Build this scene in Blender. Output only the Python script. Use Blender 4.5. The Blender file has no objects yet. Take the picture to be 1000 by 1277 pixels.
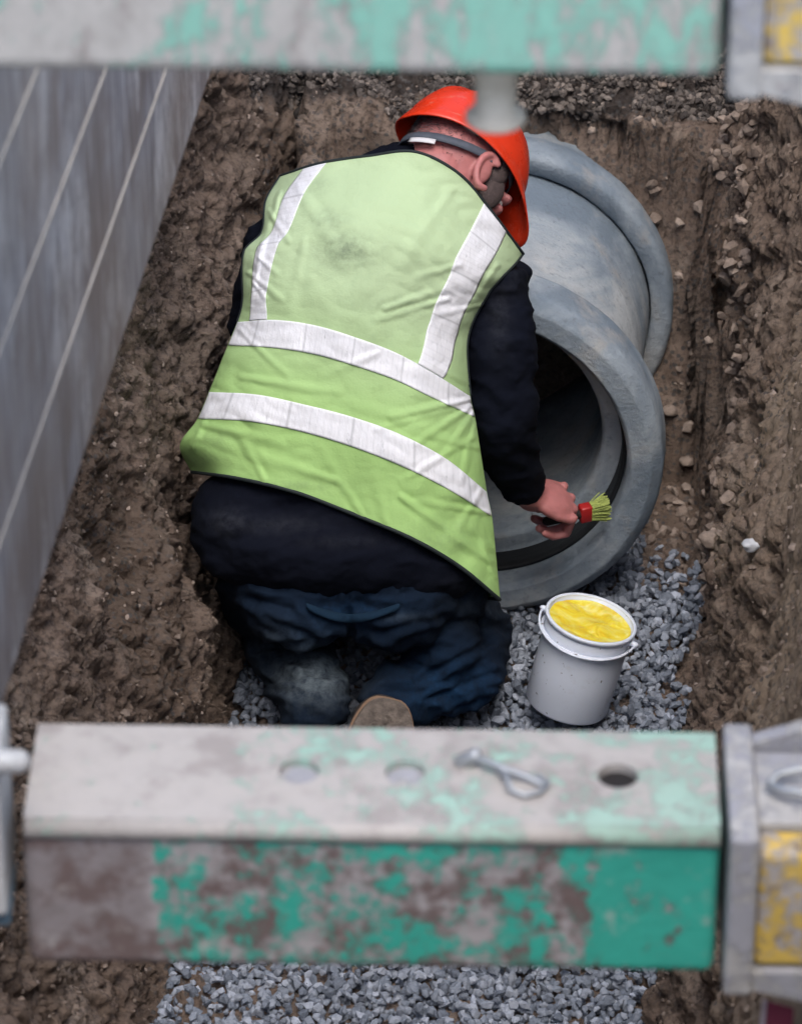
import bpy, bmesh, math, random
import numpy as np
from mathutils import Vector, Matrix, noise
random.seed(7); rng = np.random.default_rng(7)
scene = bpy.context.scene
COL = scene.collection
R = math.radians

# ------------------------------------------------------------------ camera frame (surveyed from the view point on the bank)
PITCH = R(33.0); F = 5400.0; CH = 4.38
CAM = Vector((0, 0, CH))
DV = Vector((0, math.cos(PITCH), -math.sin(PITCH)))
UV = Vector((0, math.sin(PITCH), math.cos(PITCH)))
XV = Vector((1, 0, 0)); BV = -DV
def at(px, py, D):                       # sight line through a photo point, D metres out along the view axis
    return CAM + DV * D + XV * ((px - 500) / F * D) + UV * ((638.5 - py) / F * D)
def at_y(px, py, Y):
    r = DV + XV * ((px - 500) / F) + UV * ((638.5 - py) / F)
    return CAM + r * (Y / r.y)
def proj(P):
    q = Vector(P) - CAM; D = q.dot(DV)
    return 500 + q.x / D * F, 638.5 - q.dot(UV) / D * F
# trench frame: a across, s along; the trench runs a little to the right of the view
PSI = R(6.57); SP, CP = math.sin(PSI), math.cos(PSI)
def tr(a, s, z): return Vector((a * CP + s * SP, -a * SP + s * CP, z))

# ------------------------------------------------------------------ object helpers
def setp(o, label=None, cat=None, group=None, kind=None):
    if label: o['label'] = label
    if cat: o['category'] = cat
    if group: o['group'] = group
    if kind: o['kind'] = kind
    return o
def link(name, me, mat=None, parent=None, smooth=True):
    o = bpy.data.objects.new(name, me); COL.objects.link(o)
    if mat: me.materials.append(mat)
    me.polygons.foreach_set('use_smooth', [bool(smooth)] * len(me.polygons))
    if parent: o.parent = parent
    return o
def from_bm(name, bm, mat=None, parent=None, smooth=True):
    me = bpy.data.meshes.new(name); bmesh.ops.recalc_face_normals(bm, faces=bm.faces[:])
    bm.to_mesh(me); bm.free()
    return link(name, me, mat, parent, smooth)
def from_py(name, V, Fc, mat=None, parent=None, smooth=True):
    me = bpy.data.meshes.new(name); me.from_pydata([tuple(v) for v in V], [], Fc); me.update()
    return link(name, me, mat, parent, smooth)
def np_mesh(name, V, Fc, mat=None, parent=None, smooth=False):
    me = bpy.data.meshes.new(name); V = np.asarray(V, np.float32); Fc = np.asarray(Fc, np.int32); k = Fc.shape[1]
    me.vertices.add(len(V)); me.vertices.foreach_set('co', V.ravel())
    me.loops.add(Fc.size); me.loops.foreach_set('vertex_index', Fc.ravel())
    me.polygons.add(len(Fc)); me.polygons.foreach_set('loop_start', np.arange(0, Fc.size, k, dtype=np.int32))
    me.polygons.foreach_set('loop_total', np.full(len(Fc), k, np.int32)); me.update(calc_edges=True); me.validate()
    return link(name, me, mat, parent, smooth)
def empty(name, loc=(0, 0, 0)):
    o = bpy.data.objects.new(name, None); COL.objects.link(o); o.location = loc; o.empty_display_size = .1
    return o
def adopt(root):                         # children were modelled in world space: keep them where they are
    M = Matrix.Translation(root.location).inverted()
    for c in root.children: c.matrix_parent_inverse = M
def box(bm, lo, hi, M=None, bev=0, seg=2):
    r = bmesh.ops.create_cube(bm, size=1)
    lo, hi = Vector(lo), Vector(hi); c = (lo + hi) / 2; d = hi - lo
    for v in r['verts']: v.co = Vector((v.co.x * d.x, v.co.y * d.y, v.co.z * d.z)) + c
    vs = r['verts']
    if bev:
        ed = list({e for v in vs for e in v.link_edges})
        rr = bmesh.ops.bevel(bm, geom=ed, offset=bev, segments=seg, affect='EDGES', profile=.5)
        vs = list({v for f in rr['faces'] for v in f.verts} | {v for v in vs if v.is_valid})
    if M is not None:
        for v in vs: v.co = M @ v.co
    return vs
def tube(bm, pts, rad, n=12, caps=True, flat=None):
    """closed tapered tube with rounded ends along pts; rad scalar or list"""
    pts = [Vector(p) for p in pts]
    if not hasattr(rad, '__len__'): rad = [rad] * len(pts)
    ring0 = None; rings = []
    P = []; Rr = []; T = []
    for i, p in enumerate(pts):
        t = (pts[min(i + 1, len(pts) - 1)] - pts[max(i - 1, 0)]).normalized()
        if caps and i == 0:
            for k in (75, 50, 25):
                P.append(p - t * rad[0] * math.sin(R(k))); Rr.append(rad[0] * math.cos(R(k))); T.append(t)
        P.append(p); Rr.append(rad[i]); T.append(t)
        if caps and i == len(pts) - 1:
            for k in (25, 50, 75):
                P.append(p + t * rad[-1] * math.sin(R(k))); Rr.append(rad[-1] * math.cos(R(k))); T.append(t)
    x = T[0].orthogonal().normalized() if flat is None else (Vector(flat[0]) - T[0] * T[0].dot(Vector(flat[0]))).normalized()
    for p, r, t in zip(P, Rr, T):
        x = (x - t * t.dot(x)).normalized(); y = t.cross(x)
        fy = 1 if flat is None else flat[1]
        rings.append([bm.verts.new(p + x * (r * math.cos(2 * math.pi * j / n)) + y * (r * fy * math.sin(2 * math.pi * j / n))) for j in range(n)])
    for A, B in zip(rings, rings[1:]):
        for j in range(n): bm.faces.new((A[j], A[(j + 1) % n], B[(j + 1) % n], B[j]))
    bm.faces.new(rings[0][::-1]); bm.faces.new(rings[-1])
def ell(bm, c, r, M3=None, seg=20):
    rr = bmesh.ops.create_uvsphere(bm, u_segments=seg, v_segments=max(8, seg // 2), radius=1)
    for v in rr['verts']:
        q = Vector((v.co.x * r[0], v.co.y * r[1], v.co.z * r[2]))
        if M3 is not None: q = M3 @ q
        v.co = q + Vector(c)
def lathe(bm, prof, n, M, close=True):
    """profile (z along axis, radius) swept about local z; closed loop profile makes a solid ring"""
    rings = [[bm.verts.new(M @ Vector((r * math.cos(2 * math.pi * j / n), r * math.sin(2 * math.pi * j / n), z))) for j in range(n)] for z, r in prof]
    L = len(rings)
    for i in range(L if close else L - 1):
        A, B = rings[i], rings[(i + 1) % L]
        for j in range(n): bm.faces.new((A[j], A[(j + 1) % n], B[(j + 1) % n], B[j]))
def remeshed(name, bm, voxel, smooth_it=4, fac=.5):
    me = bpy.data.meshes.new(name); bmesh.ops.recalc_face_normals(bm, faces=bm.faces[:]); bm.to_mesh(me); bm.free()
    o = bpy.data.objects.new(name + '_tmp', me); COL.objects.link(o)
    m = o.modifiers.new('r', 'REMESH'); m.mode = 'VOXEL'; m.voxel_size = voxel; m.adaptivity = 0
    if smooth_it:
        s = o.modifiers.new('s', 'SMOOTH'); s.factor = fac; s.iterations = smooth_it
    dg = bpy.context.evaluated_depsgraph_get(); dg.update()
    out = bpy.data.meshes.new_from_object(o.evaluated_get(dg))
    bpy.data.objects.remove(o); bpy.data.meshes.remove(me)
    return out
def mesh_np(me):
    n = len(me.vertices); V = np.empty(n * 3, np.float32); me.vertices.foreach_get('co', V)
    N = np.empty(n * 3, np.float32); me.vertex_normals.foreach_get('vector', N)
    return V.reshape(-1, 3), N.reshape(-1, 3)
def displace(me, fn):
    V, N = mesh_np(me)
    h = np.array([fn(Vector(p.tolist())) for p in V], np.float32)
    V = V + N * h[:, None]
    me.vertices.foreach_set('co', V.ravel()); me.update()
def attr(me, name, vals):
    a = me.attributes.new(name, 'FLOAT', 'POINT'); a.data.foreach_set('value', np.asarray(vals, np.float32))
def fbm(p, o=4): return noise.fractal(p, 1.0, 2.0, o)
def _h(ix, iy, iz, k=0):
    n = (ix * 73856093) ^ (iy * 19349663) ^ (iz * 83492791) ^ (k * 2654435 + 977)
    n = (n ^ (n >> 13)) & 0x7fffffff; n = (n * 60493 + 19990303) & 0x7fffffff; n = (n ^ (n >> 11)) & 0x7fffffff; n = (n * 15731 + 789221) & 0x7fffffff
    return (n & 0xfffff) / float(0x100000)
def vnoise(P, f, k=0):
    P = P * f; I = np.floor(P).astype(np.int64); t = P - I; t = t * t * t * (t * (t * 6 - 15) + 10); o = 0
    for dx in (0, 1):
        for dy in (0, 1):
            for dz in (0, 1):
                w = (t[:, 0] if dx else 1 - t[:, 0]) * (t[:, 1] if dy else 1 - t[:, 1]) * (t[:, 2] if dz else 1 - t[:, 2])
                o = o + w * _h(I[:, 0] + dx, I[:, 1] + dy, I[:, 2] + dz, k)
    return o * 2 - 1
def vfbm(P, f, o=3, k=0): return sum(vnoise(P, f * 2.03 ** i, k + i) * .5 ** i for i in range(o))
def worley(P, f, k=0):
    P = P * f; I = np.floor(P).astype(np.int64); d1 = np.full(len(P), 9.); d2 = d1.copy(); idn = np.zeros(len(P))
    for dx in (-1, 0, 1):
        for dy in (-1, 0, 1):
            for dz in (-1, 0, 1):
                J = I + np.array([dx, dy, dz]); c = J + np.stack([_h(J[:, 0], J[:, 1], J[:, 2], k + q) for q in (1, 2, 3)], -1)
                d = np.linalg.norm(P - c, axis=1); m = d < d1
                d2 = np.where(m, d1, np.minimum(d2, d)); idn = np.where(m, _h(J[:, 0], J[:, 1], J[:, 2], k + 9), idn); d1 = np.where(m, d, d1)
    return d1, d2, idn
def nst(a, b, x):
    t = np.clip((x - a) / (b - a), 0, 1); return t * t * (3 - 2 * t)
def sst(a, b, x):
    t = min(1, max(0, (x - a) / (b - a))); return t * t * (3 - 2 * t)

# ------------------------------------------------------------------ materials
class NT:
    def __init__(s, name):
        s.m = bpy.data.materials.new(name); s.m.use_nodes = True; s.t = s.m.node_tree
        s.b = s.t.nodes['Principled BSDF']; s._co = None
    def n(s, ty, **kw):
        x = s.t.nodes.new(ty)
        for k, v in kw.items():
            if k.startswith('i_'):
                key = k[2:]; x.inputs[int(key) if key.isdigit() else key.replace('_', ' ')].default_value = v
            else: setattr(x, k, v)
        return x
    def l(s, a, b): s.t.links.new(a, b)
    def co(s, scale=(1, 1, 1), rot=(0, 0, 0), kind='Object'):
        tc = s.n('ShaderNodeTexCoord'); mp = s.n('ShaderNodeMapping')
        mp.inputs['Scale'].default_value = scale; mp.inputs['Rotation'].default_value = rot
        s.l(tc.outputs[kind], mp.inputs[0]); return mp.outputs[0]
    def noise(s, scale, detail=6, rough=.55, co=None, dist=0):
        x = s.n('ShaderNodeTexNoise'); x.inputs['Scale'].default_value = scale; x.inputs['Detail'].default_value = detail
        x.inputs['Roughness'].default_value = rough; x.inputs['Distortion'].default_value = dist
        s.l(co or s.co(), x.inputs['Vector']); return x.outputs['Fac']
    def voro(s, scale, co=None, feat='F1', rnd=1):
        x = s.n('ShaderNodeTexVoronoi', feature=feat); x.inputs['Scale'].default_value = scale
        x.inputs['Randomness'].default_value = rnd
        s.l(co or s.co(), x.inputs['Vector']); return x.outputs['Distance']
    def ramp(s, fac, stops):
        x = s.n('ShaderNodeValToRGB'); e = x.color_ramp.elements
        while len(e) < len(stops): e.new(.5)
        for q, (p, c) in zip(e, stops):
            q.position = p; q.color = (c, c, c, 1) if not hasattr(c, '__len__') else (*c, 1)
        s.l(fac, x.inputs[0]); return x.outputs[0]
    def mix(s, fac, a, b, mode='MIX'):
        x = s.n('ShaderNodeMix', data_type='RGBA', blend_type=mode)
        for v, i in ((fac, 0), (a, 6), (b, 7)):
            if isinstance(v, (int, float)): x.inputs[i].default_value = v
            elif isinstance(v, tuple): x.inputs[i].default_value = (*v, 1)
            else: s.l(v, x.inputs[i])
        return x.outputs[2]
    def math(s, op, a, b=0):
        x = s.n('ShaderNodeMath', operation=op)
        for v, i in ((a, 0), (b, 1)):
            if isinstance(v, (int, float)): x.inputs[i].default_value = v
            else: s.l(v, x.inputs[i])
        return x.outputs[0]
    def at(s, name):
        return s.n('ShaderNodeAttribute', attribute_name=name).outputs['Fac']
    def bump(s, h, dist, strength=1, prev=None):
        x = s.n('ShaderNodeBump'); x.inputs['Distance'].default_value = dist; x.inputs['Strength'].default_value = strength
        s.l(h, x.inputs['Height'])
        if prev is not None: s.l(prev, x.inputs['Normal'])
        return x.outputs[0]
    def out(s, col=None, rough=None, nrm=None, **kw):
        for v, k in ((col, 'Base Color'), (rough, 'Roughness'), (nrm, 'Normal')):
            if v is None: continue
            if isinstance(v, (int, float)): s.b.inputs[k].default_value = v
            elif isinstance(v, tuple): s.b.inputs[k].default_value = (*v, 1)
            else: s.l(v, s.b.inputs[k])
        for k, v in kw.items(): s.b.inputs[k.replace('_', ' ')].default_value = v
        return s.m

def m_earth():
    m = NT('earth')
    n1 = m.noise(3.2, 8, .6); n2 = m.noise(17, 8, .65); n3 = m.noise(90, 6, .7)
    c = m.ramp(n1, [(.34, (.225, .15, .11)), (.5, (.35, .25, .19)), (.66, (.47, .37, .295))])
    c = m.mix(.55, c, m.ramp(n2, [(.3, (.15, .115, .095)), (.52, (.31, .245, .205)), (.75, (.48, .42, .365))]))
    c = m.mix(m.ramp(n3, [(.38, .75), (.5, 0)]), c, (.10, .078, .068))
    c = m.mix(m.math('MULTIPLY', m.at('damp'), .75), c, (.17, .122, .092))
    c = m.mix(m.math('MULTIPLY', m.at('sandy'), .7), c, m.mix(m.noise(30, 8, .7, m.co((1, 1, .35))), (.33, .245, .17), (.52, .42, .32)))
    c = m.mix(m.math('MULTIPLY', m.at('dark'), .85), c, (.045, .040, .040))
    # grey grit and dark stones mixed into the bank
    vr = m.ramp(m.voro(75), [(.0, 1), (.28, 1), (.36, 0)])
    g = m.mix(m.noise(40, 3), (.03, .032, .04), (.22, .21, .20))
    c = m.mix(m.math('MULTIPLY', m.at('grit'), m.math('MULTIPLY', vr, .8)), c, g)
    h = m.bump(m.noise(34, 10, .72), .03, .9)
    h = m.bump(m.voro(60), .010, .7, h)
    h = m.bump(m.noise(240, 5, .7), .004, .8, h)
    return m.out(c, .93, h, Specular_IOR_Level=.25)
def m_stone(name, dark, mid, light):
    m = NT(name)
    rnd = m.n('ShaderNodeNewGeometry').outputs['Random Per Island']
    c = m.ramp(rnd, [(0, dark), (.35, mid), (.8, light), (1, tuple(min(1, x * 1.6) for x in light))])
    c = m.mix(.4, c, m.ramp(m.noise(160, 5, .7), [(.3, tuple(x * .4 for x in mid)), (.7, light)]))
    return m.out(c, .82, m.bump(m.noise(300, 5, .7), .003, .6), Specular_IOR_Level=.3)
def m_concrete():
    m = NT('concrete')
    c = m.ramp(m.noise(4, 8, .6, dist=.6), [(.38, (.17, .215, .265)), (.5, (.29, .34, .39)), (.62, (.46, .49, .51))])
    c = m.mix(m.ramp(m.noise(11, 6, .6), [(.55, 0), (.72, .5)]), c, (.48, .43, .37))
    c = m.mix(m.ramp(m.noise(3, 8, .7, m.co((1, 1, 1), (.4, .2, 0)), 1.2), [(.52, 0), (.66, .55)]), c, (.20, .235, .27))
    c = m.mix(m.ramp(m.noise(70, 6, .7), [(.3, .5), (.46, 0)]), c, (.12, .14, .165))
    c = m.mix(m.ramp(m.voro(55), [(.03, .75), (.075, 0)]), c, (.045, .05, .06))
    h = m.bump(m.noise(120, 8, .7), .0035, .7); h = m.bump(m.noise(9, 5, .6), .012, .5, h)
    return m.out(c, .78, h, Specular_IOR_Level=.35)
def chips(name, paint, barex=None, edgez=None, rightmore=0, prime=(.42, .41, .43), rust=(.155, .115, .11), cover=.5, dusty=0, blotch=6.0, scale=(1, 1, 1), rustcov=.40):
    m = NT(name); co = m.co(scale)
    n1 = m.noise(blotch, 9, .66, co, .35); n2 = m.noise(blotch * 3.1, 9, .7, co)
    n3 = m.noise(blotch * 9, 7, .75, co)
    mk = m.math('ADD', m.math('ADD', m.math('MULTIPLY', n1, .4), m.math('MULTIPLY', n2, .33)), m.math('MULTIPLY', n3, .27))
    if rightmore:
        sp = m.n('ShaderNodeSeparateXYZ'); m.l(m.co(), sp.inputs[0])
        mk = m.math('ADD', mk, m.math('MULTIPLY', sp.outputs[0], rightmore))
    if barex is not None:
        sp = m.n('ShaderNodeSeparateXYZ'); m.l(m.co(), sp.inputs[0])
        xx = m.math('ADD', sp.outputs[0], m.math('MULTIPLY', m.math('SUBTRACT', n2, .5), .05))
        mk = m.math('SUBTRACT', mk, m.ramp(m.math('ADD', xx, 1 - barex), [(.985, .6), (1.0, 0)]))
        prime_mix = m.ramp(m.math('ADD', xx, 1 - barex), [(.985, 1), (1.0, 0)]); prime = m.mix(prime_mix, prime, (.25, .225, .23))
        xx = m.math('ADD', xx, m.math('MULTIPLY', m.math('SUBTRACT', m.noise(14, 6, .7, co), .5), .22))
        mk = m.math('ADD', mk, m.ramp(m.math('ADD', xx, 1 - .20), [(.97, 0), (1.0, .075)]))
        zz_ = m.math('ADD', sp.outputs[2], m.math('MULTIPLY', m.math('SUBTRACT', n2, .5), .06))
        mk = m.math('SUBTRACT', mk, m.ramp(m.math('ADD', zz_, 1 - edgez), [(.985, .13), (1.0, 0)]))
    k = .5 - (cover - .5) * .35
    mask = m.ramp(mk, [(k - .02, 0), (k + .025, 1)])
    base = m.mix(m.ramp(m.noise(blotch * 1.4, 8, .68, co), [(rustcov, 1), (rustcov + .1, 0)]), prime, rust)
    base = m.mix(m.ramp(m.noise(40, 6, .7, co), [(.35, .35), (.55, 0)]), base, (.12, .10, .095))
    pc = m.mix(m.noise(14, 6, .6, co), tuple(x * .72 for x in paint), tuple(min(1, x * 1.15) for x in paint))
    c = m.mix(mask, base, pc)
    c = m.mix(m.ramp(m.noise(26, 7, .7, co), [(.58, 0), (.72, .65)]), c, (.46, .44, .42))
    if dusty: c = m.mix(m.ramp(m.noise(5, 7, .6, co), [(.2, dusty * .75), (.75, dusty)]), c, (.39, .37, .35))
    scr = m.ramp(m.noise(9, 7, .75, m.co((.7, 6, 14), (.3, .2, .25))), [(.66, 0), (.71, .55)])
    c = m.mix(scr, c, (.5, .49, .48))
    h = m.bump(mask, .0015, .6); h = m.bump(m.noise(90, 6, .7, co), .002, .6, h)
    return m.out(c, m.ramp(n2, [(.3, .5), (.7, .8)]), h, Metallic=.0)
def m_board():
    m = NT('weathered_sheet')
    co = m.co((1, 3.0, .22), (0, 0, PSI)); co2 = m.co((1, 2.2, .12), (0, 0, PSI))
    c = m.ramp(m.noise(16, 9, .7, co), [(.40, (.20, .185, .185)), (.5, (.38, .36, .36)), (.62, (.60, .58, .57))])
    c = m.mix(.5, c, m.ramp(m.noise(60, 8, .7, co2), [(.42, (.13, .12, .135)), (.52, (.32, .31, .33)), (.60, (.60, .59, .60))]))
    c = m.mix(m.ramp(m.noise(3.1, 7, .65), [(.44, 0), (.58, .6)]), c, (.19, .145, .12))
    c = m.mix(m.ramp(m.noise(4.3, 7, .7, m.co((1, 1, .6), (.3, 0, 0))), [(.50, 0), (.56, .7)]), c, m.mix(m.ramp(m.noise(30, 9, .8, m.co((1, 1.5, .5))), [(.42, 0), (.58, 1)]), c, (.74, .72, .70)))
    c = m.mix(m.ramp(m.noise(5, 4, .6, m.co((1, 9, .35), (R(-28), 0, 0))), [(.60, 0), (.64, .6)]), c, (.66, .64, .62))
    c = m.mix(m.ramp(m.noise(1.6, 5, .6, m.co((1, 1, 1), (.8, .1, 0))), [(.42, 0), (.6, .55)]), c, (.30, .235, .19))
    c = m.mix(m.ramp(m.noise(7, 7, .7, m.co((1, 2.5, .5), (R(24), 0, 0))), [(.6, 0), (.68, .5)]), c, (.50, .50, .53))
    c = m.mix(m.ramp(m.noise(120, 3, .6), [(.74, 0), (.78, .7)]), c, (.6, .6, .6))
    h = m.bump(m.noise(40, 8, .7, co), .003, .5)
    return m.out(c, .6, h)
def cloth(name, c1, c2, rough=.85, weave=900, attrs=(), noise_s=18, **kw):
    m = NT(name)
    c = m.mix(m.noise(noise_s, 7, .62), c1, c2)
    for a, col, k in attrs:
        f = m.math('MULTIPLY', m.at(a), m.math('MULTIPLY', m.ramp(m.noise(55, 7, .7), [(.35, .15), (.62, 1)]), k) if a != 'top_light' else k)
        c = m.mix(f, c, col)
    h = m.bump(m.noise(weave, 2, .5), .0008, .5); h = m.bump(m.noise(28, 6, .6), .006, .5, h)
    return m.out(c, rough, h, **kw)
def plain(name, col, rough=.5, bump=None, var=.25, ns=20, **kw):
    m = NT(name)
    c = m.mix(m.noise(ns, 6, .6), tuple(x * (1 - var) for x in col), tuple(min(1, x * (1 + var * .6)) for x in col))
    h = m.bump(m.noise(bump[0], 6, .65), bump[1], .7) if bump else None
    return m.out(c, rough, h, **kw)

M = {}
M['earth'] = m_earth()
M['gravel'] = m_stone('gravel_stone', (.085, .105, .14), (.205, .24, .295), (.37, .405, .475))
M['darkgravel'] = m_stone('wet_stone', (.02, .019, .02), (.06, .052, .05), (.21, .18, .16))
M['crumb'] = m_stone('earth_crumb', (.14, .105, .085), (.24, .185, .15), (.36, .29, .245))
M['concrete'] = m_concrete()
M['green'] = chips('green_paint', (.04, .40, .31), barex=-.25, edgez=at_y(500, 1034, 3.516).z - .178, cover=.485, blotch=13, prime=(.38, .36, .365), rustcov=.45)
M['green_dusty'] = chips('green_paint_dusty', (.16, .62, .46), cover=.40, dusty=.70, blotch=9, rightmore=.10, prime=(.42, .39, .37))
M['green_top'] = chips('mint_paint', (.10, .56, .42), prime=(.46, .44, .42), cover=.47, dusty=.48, blotch=8, scale=(1.2, 1, .6), rightmore=.05, rustcov=.34)
M['bare'] = chips('bare_steel', (.20, .165, .165), prime=(.21, .185, .19), rust=(.15, .12, .12), cover=.5, blotch=8)
M['yellow'] = chips('yellow_paint', (.66, .46, .10), prime=(.44, .41, .40), cover=.54, blotch=12)
M['greyplate'] = chips('grey_plate', (.30, .31, .36), prime=(.42, .42, .42), cover=.5, dusty=.25, blotch=9, rustcov=.33)
M['paleplate'] = chips('pale_plate', (.56, .60, .62), prime=(.50, .52, .54), cover=.6, dusty=.5, blotch=6, rustcov=.25)
M['zinc'] = plain('zinc_wire', (.38, .40, .42), .4, (200, .001), Metallic=.6)
M['pinmetal'] = plain('dusty_pin', (.62, .56, .48), .7, (80, .002), var=.4)
M['black'] = plain('matte_black', (.012, .01, .01), .9)
M['board'] = m_board()
M['rib'] = plain('pale_rib', (.44, .40, .35), .75, (60, .002), var=.4)
M['vest'] = cloth('hivis_fabric', (.29, .52, .125), (.33, .56, .15), .75, 1100, (('top_light', (.50, .64, .40), .95), ('stain', (.10, .13, .09), .8)), 5)
M['tape'] = NT('reflective_tape')
def _tape():
    m = M['tape']
    co = m.co()
    c = m.mix(m.noise(9, 6, .6), (.74, .76, .82), (.90, .91, .94))
    fr = m.math('FRACT', m.math('ADD', m.at('run'), m.math('MULTIPLY', m.noise(12, 3), .02)))
    c = m.mix(m.ramp(fr, [(.0, .55), (.035, 0), (.97, 0), (1, .55)]), c, (.40, .41, .44))
    fr2 = m.math('FRACT', m.math('MULTIPLY', m.at('run'), 9))
    c = m.mix(m.ramp(fr2, [(.0, .22), (.2, 0), (.8, 0), (1, .22)]), c, (.55, .56, .60))
    c = m.mix(m.ramp(m.noise(34, 8, .75, m.co((2.6, .8, .8), (0, 0, .5))), [(.61, 0), (.68, .5)]), c, (.28, .29, .32))
    h = m.bump(m.noise(60, 5, .6, m.co((2.5, 1, 1))), .003, .6)
    return m.out(c, .42, h)
M['tape'] = _tape()
M['binding'] = plain('binding', (.012, .02, .022), .8)
M['jacket'] = cloth('navy_jacket', (.0022, .003, .007), (.005, .007, .015), .95, 700, (('dust', (.06, .065, .08), .5),), 12, Specular_IOR_Level=.12)
M['trousers'] = cloth('work_trousers', (.003, .0055, .013), (.007, .017, .036), .95, 800, (('dust', (.14, .17, .185), .9), ('blue', (.009, .036, .088), .85)), 11, Specular_IOR_Level=.15)
M['skin'] = plain('skin', (.50, .19, .185), .55, (160, .0015), var=.34, ns=42, Subsurface_Weight=.08)
M['lips'] = plain('lips', (.38, .15, .14), .5)
M['hair'] = plain('grey_hair', (.20, .165, .17), .8, (350, .003), var=.6, ns=120)
M['darkhair'] = plain('dark_hair', (.085, .062, .06), .85, (300, .004), var=.7, ns=140)
M['eye'] = plain('eye_white', (.7, .68, .65), .25)
M['iris'] = plain('iris', (.06, .09, .11), .2)
def _helmet():
    m = NT('helmet_shell'); c = m.mix(m.noise(9, 6, .65), (.64, .028, .008), (.80, .055, .016))
    c = m.mix(m.ramp(m.noise(22, 8, .75, m.co((1, 3, 1), (.5, .3, .9))), [(.58, 0), (.66, .4)]), c, (.75, .30, .22))
    c = m.mix(m.ramp(m.noise(40, 8, .75), [(.60, 0), (.68, .5)]), c, (.16, .03, .02))
    return m.out(c, m.ramp(m.noise(30, 5), [(.4, .22), (.6, .45)]), m.bump(m.noise(90, 4), .0006, .5))
M['helmet'] = _helmet()
M['strap'] = plain('harness_strap', (.085, .10, .13), .75, (300, .001), var=.5, ns=60)
M['label'] = plain('harness_label', (.72, .72, .74), .6)
M['boot'] = plain('muddy_boot', (.035, .028, .026), .85, (90, .004), var=.6, ns=35)
M['sole'] = plain('muddy_sole', (.17, .14, .12), .95, (120, .008), var=1.1, ns=75)
M['welt'] = plain('boot_welt', (.20, .125, .08), .8, (90, .003))
M['bucket'] = NT('bucket_plastic')
def _bucket():
    m = M['bucket']
    c = m.mix(m.noise(7, 5, .6), (.66, .70, .80), (.74, .78, .88))
    c = m.mix(m.ramp(m.noise(85, 4, .6), [(.66, 0), (.70, .85)]), c, (.11, .09, .09))
    c = m.mix(m.ramp(m.noise(16, 7, .7), [(.58, 0), (.75, .35)]), c, (.40, .36, .33))
    return m.out(c, .42, m.bump(m.noise(30, 3), .001, .5), Subsurface_Weight=.05)
M['bucket'] = _bucket()
M['lube'] = NT('yellow_paste')
def _lube():
    m = M['lube']
    c = m.ramp(m.noise(22, 6, .6, dist=2.0), [(.32, (.74, .50, .02)), (.5, (.82, .66, .05)), (.68, (.86, .78, .25))])
    return m.out(c, .3, m.bump(m.noise(20, 2, .5, dist=.8), .012, .8), Subsurface_Weight=.1)
M['lube'] = _lube()
M['red'] = plain('red_plastic', (.40, .02, .02), .4)
M['bristle'] = plain('bristles', (.33, .40, .10), .8, (260, .004), var=.5, ns=90)
M['crimson'] = plain('crimson_plastic', (.26, .012, .055), .5)
M['white'] = plain('white_edge', (.62, .52, .56), .5)
M['rubber'] = plain('rubber_seal', (.012, .014, .017), .55, (90, .002))
M['whitestone'] = plain('white_stone', (.62, .64, .68), .6, (80, .004), var=.3)

# ------------------------------------------------------------------ the excavation
ZT = 2.45
def zfloor(a, s):
    pz = sst(-1.0, -.93, a) * (1 - sst(-.24, -.19, a)); toe = 6.66 + .315 * pz + .025 * math.sin(a * 9)
    t = s - toe; z = 0
    if t > -.1: z = (1.25 + 16 * pz) * (t + math.sqrt(t * t + .003)) / 2
    if t > 0: z = min(z, .72 + .62 * (s - 7.07))
    z += 2.6 * sst(2.3, 1.5, s) if s < 2.3 else 0
    return min(z, ZT)
def seq(*parts):
    out = []
    for a, b, n in parts: out += list(np.linspace(a, b, n, endpoint=False))
    return out
ss = seq((-6, 1.4, 6), (1.4, 4.2, 40), (4.2, 8.35, 740), (8.35, 11, 30), (11, 60, 10)) + [60]
cols = [('gl', k) for k in seq((40, 4, 6), (4, 0, 14))] + [('l', k) for k in seq((1, .5, 80), (.5, 0, 190))] + \
       [('f', k) for k in seq((0, 1, 130))] + [('r', k) for k in seq((0, .5, 200), (.5, 1, 80))] + [('gr', k) for k in seq((0, 4, 14), (4, 40, 6))] + [('gr', 40)]
BL, BR = -1.0, -.2
def base_pt(c, k, s):
    if c == 'f':
        a = BL + (BR - BL) * k; return tr(a, s, zfloor(a, s))
    if c in ('l', 'gl'):
        zf = zfloor(BL, s); H = max(ZT - zf, .01)
        if c == 'l': z = zf + H * k; return tr(BL - .20 * (z - zf), s, z)
        return tr(BL - .20 * H - k, s, zf + H)
    zf = zfloor(BR, s); H = max(ZT - zf, .01)
    if c == 'r': z = zf + H * k; return tr(BR + .21 * (z - zf), s, z)
    return tr(BR + .21 * H + k, s, zf + H)
nS, nC = len(ss), len(cols)
V = np.array([[tuple(base_pt(c, k, s)) for c, k in cols] for s in ss])
dS = np.gradient(V, axis=0); dC = np.gradient(V, axis=1)
Nn = np.cross(dC, dS); Nn /= np.linalg.norm(Nn, axis=2, keepdims=True) + 1e-9
for _ in range(6):
    Nn[:, 1:-1] = (Nn[:, :-2] + Nn[:, 2:] + Nn[:, 1:-1]) / 3
Nn /= np.linalg.norm(Nn, axis=2, keepdims=True) + 1e-9
if Nn[nS // 2, 360][2] < 0: Nn = -Nn
LUMPS = [(at(215, 790, 7.25), .16, .07), (at(250, 660, 7.2), .09, .04), (at(235, 400, 7.7), .2, .05), (at(940, 470, 7.5), .22, .05),
         (at(960, 700, 7.1), .2, .05), (at(900, 250, 8.0), .25, .06), (at(170, 700, 7.1), .10, .03)]
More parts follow.
